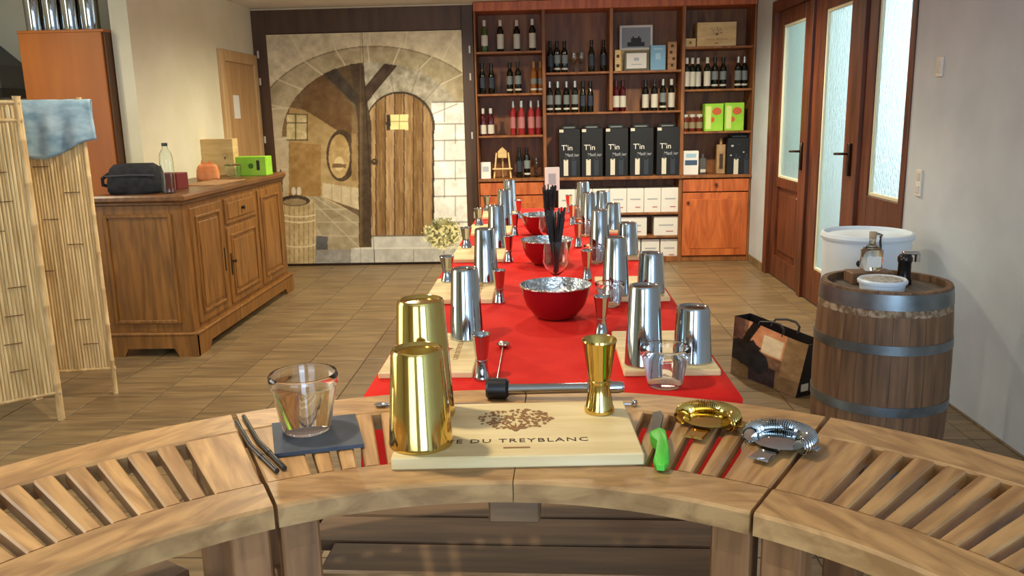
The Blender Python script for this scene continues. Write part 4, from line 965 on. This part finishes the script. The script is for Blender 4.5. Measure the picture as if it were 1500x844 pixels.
for k in range(3):
    y_a = .735+k*.095; hw = .325+k*.045
    MB().cbox(-hw, hw, y_a+.002, y_a+.093, .775, .795, .003).build('shelf_plank', teak_dark, seg)
MB().cbox(-.335, .335, .720, .7365, .765, .800, .003).build('shelf_lip', teak_rail, seg)
seg['label'] = 'curved slatted wooden bar segment carrying the gold tins and engraved board'
copy_tree(seg, BC, R(58.15), 'curved slatted wooden bar segment on the bamboo screen side')
copy_tree(seg, BC, R(-61.85), 'curved slatted wooden bar segment on the wine barrel side')
# ---- engraved board on the bar
pf0, pf1 = P(572, 672, z=1.038), P(944, 664, z=1.038); an = math.atan2(pf1.y-pf0.y, pf1.x-pf0.x); bwid = (pf1-pf0).length
t = thing('serving_board', 'pale wooden board engraved with tree and lettering, lying on the curved bar', 'board', (pf0.x, pf0.y, ZBAR), an)
BDEP = .215
MB().cbox(0, bwid, 0, BDEP, 0, .018, .002).build('plank', boardw, t)
cxw = P(755, 615, z=1.038); loc = Matrix.Rotation(-an, 3, 'Z') @ (cxw-pf0)
crest(t, T(loc.x, loc.y+.002, .0181), .116, .088, burn, 210, 6)
wv = Matrix.Rotation(-an, 3, 'Z') @ (P(745, 646, z=1.038)-pf0)
def lettering():
    return text('lettering', 'CAVE DU TREYBLANC', .0205, darkmark, t, T(wv.x-.004, wv.y-.006, .0181) @ Matrix.Diagonal((1.02, .95, 1, 1)), ext=.0004, spacing=1.18)
lettering()
dv = Matrix.Rotation(-an, 3, 'Z') @ (P(757, 656, z=1.038)-pf0)
MB().box(dv.x-.019, dv.x+.019, dv.y-.0022, dv.y+.0022, .0178, .0185).build('dash', burn, t)
ZO = ZBAR+.0185
gt = tin('gold_shaker_tin', .046, .0352, .142, gold); p = P(617, 648, z=ZO); gt.at((p.x, p.y, ZO), 0, 'short gold shaker tin standing upside down on the engraved board')
gt2 = tin('gold_shaker_tin', .047, .0345, .186, gold); p = P(618, 609, z=ZO); gt2.at((p.x+.004, p.y+.012, ZO), 0, 'taller gold shaker tin behind the short gold tin')
gt.root['category'] = gt2.root['category'] = 'shaker tin'
gj = jig('gold_jigger', .118, .0265, gold); p = P(878, 602, z=ZO); gj.at((p.x, p.y, ZO), 0, 'tall gold double jigger on the engraved board')
# ---- coaster and tumbler
cq = [P(398, 620, z=ZBAR+.006), P(402, 665, z=ZBAR+.006), P(533, 650, z=ZBAR+.006), P(520, 606, z=ZBAR+.006)]
c0 = (cq[0]+cq[1]+cq[2]+cq[3])/4
tag(MB().prism([(q.x-c0.x, q.y-c0.y) for q in cq], 0, .006).build('slate_coaster', slate, None, None, (c0.x, c0.y, ZBAR)), 'dark blue-grey slate coaster under the clear tumbler', 'coaster')
p = P(450, 629, z=ZBAR+.006)
tum2 = tumbler(.0375, .052, .092); tum2.at((p.x, p.y, ZBAR+.0062), 0, 'clear plastic tumbler standing on the slate coaster')
# ---- straws lying on the bar
for n, (a_, b_, lb) in enumerate((((346, 618), (406, 690), 'black drinking straw on the bar, the one lying against the joint'), ((357, 610), (417, 686), 'black drinking straw on the bar, the one nearer the slate coaster'))):
    pa, pb = P(*a_, z=ZBAR+.0035), P(*b_, z=ZBAR+.0035); mdl = (pa+pb)/2+Vector((-.004, -.006, 0))
    t = thing('drinking_straw', lb, 'straw', (pa.x, pa.y, ZBAR)); f_ = lambda q: (q.x-pa.x, q.y-pa.y, .0035)
    MB().tube([f_(pa), f_(pa.lerp(mdl, .5)), f_(mdl), f_(mdl.lerp(pb, .55)), f_(pb)], .0036, 8).build('tube', mat('straw_black', (36, 34, 32), .3), t, 50)
    MB().tube([f_(mdl.lerp(pb, .3)), f_(mdl.lerp(pb, .45))], .0042, 8).build('flex_joint', mat('straw_black', (36, 34, 32), .3), t, 50)
# ---- muddler
p = P(728, 584, z=ZBAR+.0); p1 = P(900, 584, z=ZBAR+.0); an2 = math.atan2(p1.y-p.y, p1.x-p.x)
t = thing('muddler', 'steel muddler with black head lying behind the engraved board', 'muddler', (p.x, p.y, ZBAR), an2)
MB().lathe([(0, -.018), (.015, -.018), (.0185, -.014), (.0180, .016), (.013, .021), (0, .021)], 20, T(0, 0, .0185) @ RY(R(90))).build('head', black_m, t, 40)
MB().lathe([(.010, 0), (.0092, .03), (.0088, .15), (.0105, .19), (.008, .2), (0, .2)], 20, T(.018, 0, .0165) @ RY(R(90-1.2))).build('rod', steel, t, 40)
pa, pb = P(564, 593, z=ZBAR+.004), P(929, 592, z=ZBAR+.004)
t = thing('bar_spoon', 'long thin steel bar spoon lying between muddler and engraved board', 'spoon', (pa.x, pa.y, ZBAR)); dv = pb-pa
MB().tube([(0, 0, .004), (dv.x*.5, dv.y*.5, .0035), (dv.x, dv.y, .004)], .0026, 8).build('stem', chrome, t, 40); MB().lathe([(0, -.006), (.005, -.004), (.006, 0), (.005, .004), (0, .006)], 12, T(dv.x, dv.y, .006)).build('end_ball', chrome, t, 50)
MB().lathe([(0, 0), (.010, .001), (.014, .005), (.0125, .006), (.009, .003), (0, .002)], 16, T(-.006, 0, .001) @ Matrix.Diagonal((.9, .6, .8, 1))).build('bowl', chrome, t, 50)
# ---- green peeler
pz = ZBAR
hp = [(952, 634), (966, 628), (975, 632), (978, 645), (981, 664), (980, 677), (973, 684), (962, 683), (957, 676), (960, 664), (962, 650), (953, 643)]
pts = [P(x, y, z=pz+.010) for x, y in hp]; c0 = sum(pts, Vector())/len(pts)
t = thing('peeler', 'bright green handled peeler with a dark blade, lying on the bar slats', 'peeler', (c0.x, c0.y, pz))
loc = [(q.x-c0.x, q.y-c0.y) for q in pts]
sh = lambda k: [(x*k, y*k) for x, y in loc]
mb = MB(); lv = [(0, .80), (.004, 1.0), (.012, 1.0), (.016, .8)]; n = len(loc)
mb.add([(x, y, z) for z, k in lv for x, y in sh(k)], [(l*n+i, l*n+(i+1) % n, (l+1)*n+(i+1) % n, (l+1)*n+i) for l in range(3) for i in range(n)]+[tuple(range(n))[::-1], tuple(range(3*n, 4*n))])
mb.build('handle', lime, t, 50)
q = [P(x, y, z=pz+.012) for x, y in ((954, 632), (966, 629), (972, 606), (968, 600), (956, 602))]
MB().prism([(v.x-c0.x, v.y-c0.y) for v in q], .006, .010).build('blade', mat('dark_steel', (64, 54, 48), .35, .8), t)
# ---- hawthorne strainers
def strainer(name, label, px, py, rz, mt, sc=1.):
    p = P(px, py, z=ZBAR+.01); t = thing(name, label, 'strainer', (p.x, p.y, ZBAR), rz)
    rp = .036*sc
    MB().lathe([(0, .010), (rp, .010), (rp+.002, .012), (rp, .0135), (0, .0135)], 36).build('plate', mt, t, 40)
    co = []; core = []; turns = 40; a0_, a1_ = R(-28), R(208)
    for k in range(turns*8+1):
        a_ = a0_+(a1_-a0_)*k/(turns*8); b_ = 2*math.pi*k/8; rr_ = rp+.003+.0115*math.cos(b_)
        co.append((rr_*math.cos(a_), rr_*math.sin(a_), .0155+.0125*math.sin(b_)))
    MB().tube(co, .0013, 4).build('coil_spring', mt, t, 60)
    for k in range(33):
        a_ = a0_+(a1_-a0_)*k/32; core.append(((rp+.003)*math.cos(a_), (rp+.003)*math.sin(a_), .0155))
    MB().tube(core, .0095, 12).build('rolled_rim', mt, t, 60)
    for s in (-1, 1): MB().cbox(s*rp-.008, s*rp+.016*s+.004, -.008, .008, .008, .012, .0015).build('ear', mt, t)
    MB().cbox(-.014, .014, -rp-.038, -rp+.006, .004, .008, .0018).build('handle_tab', mt, t)
    MB().tube([(-.006, -rp-.03, .0065), (.0, -rp-.036, .0075), (.006, -rp-.03, .0065)], .003, 6).build('tab_curl', mt, t, 50)
    return t
strainer('gold_strainer', 'gold cocktail strainer with coiled spring on the bar slats', 1037, 615, R(-28), gold)
strainer('steel_strainer', 'steel cocktail strainer with coiled spring across the bar joint', 1142, 645, R(-38), steel, 1.05)
# ---- recessed ceiling lamps added out of view as fill light
lens = mat('fill_lamp_lens', (255, 226, 180), .5); lb_ = lens.node_tree.nodes['Principled BSDF']; lb_.inputs['Emission Color'].default_value = (1, .86, .66, 1); lb_.inputs['Emission Strength'].default_value = 6
for n, (x, y, pw, wh) in enumerate(((1.0, 6.7, 42, 'pine cabinet'), (-1.2, 6.9, 30, 'mural'), (-1.5, 4.2, 17, 'bamboo screen'), (.1, 4.4, 9, 'red table'), (-.8, 1.45, 12, 'curved bar'), (-3.6, 4.9, 6, 'beech cabinet'))):
    t = thing('added_ceiling_lamp', f'added unseen round recessed ceiling lamp over the {wh}', 'lamp', (x, y, ZC))
    MB().lathe([(.07, .004), (.085, -.004), (.075, -.012), (.062, -.008)], 24, None, False).build('ring', chrome, t, 40); MB().lathe([(0, -.003), (.062, -.003)], 24, None, False).build('lens', lens, t)
    l = bpy.data.lights.new('fill_light', 'SPOT'); l.energy = pw*6; l.color = (1, .90, .66); l.spot_size = R(165); l.spot_blend = .8; l.shadow_soft_size = .06
    o = bpy.data.objects.new('fill_light', l); C.objects.link(o); o.parent = t; o.location = (0, 0, -.03)
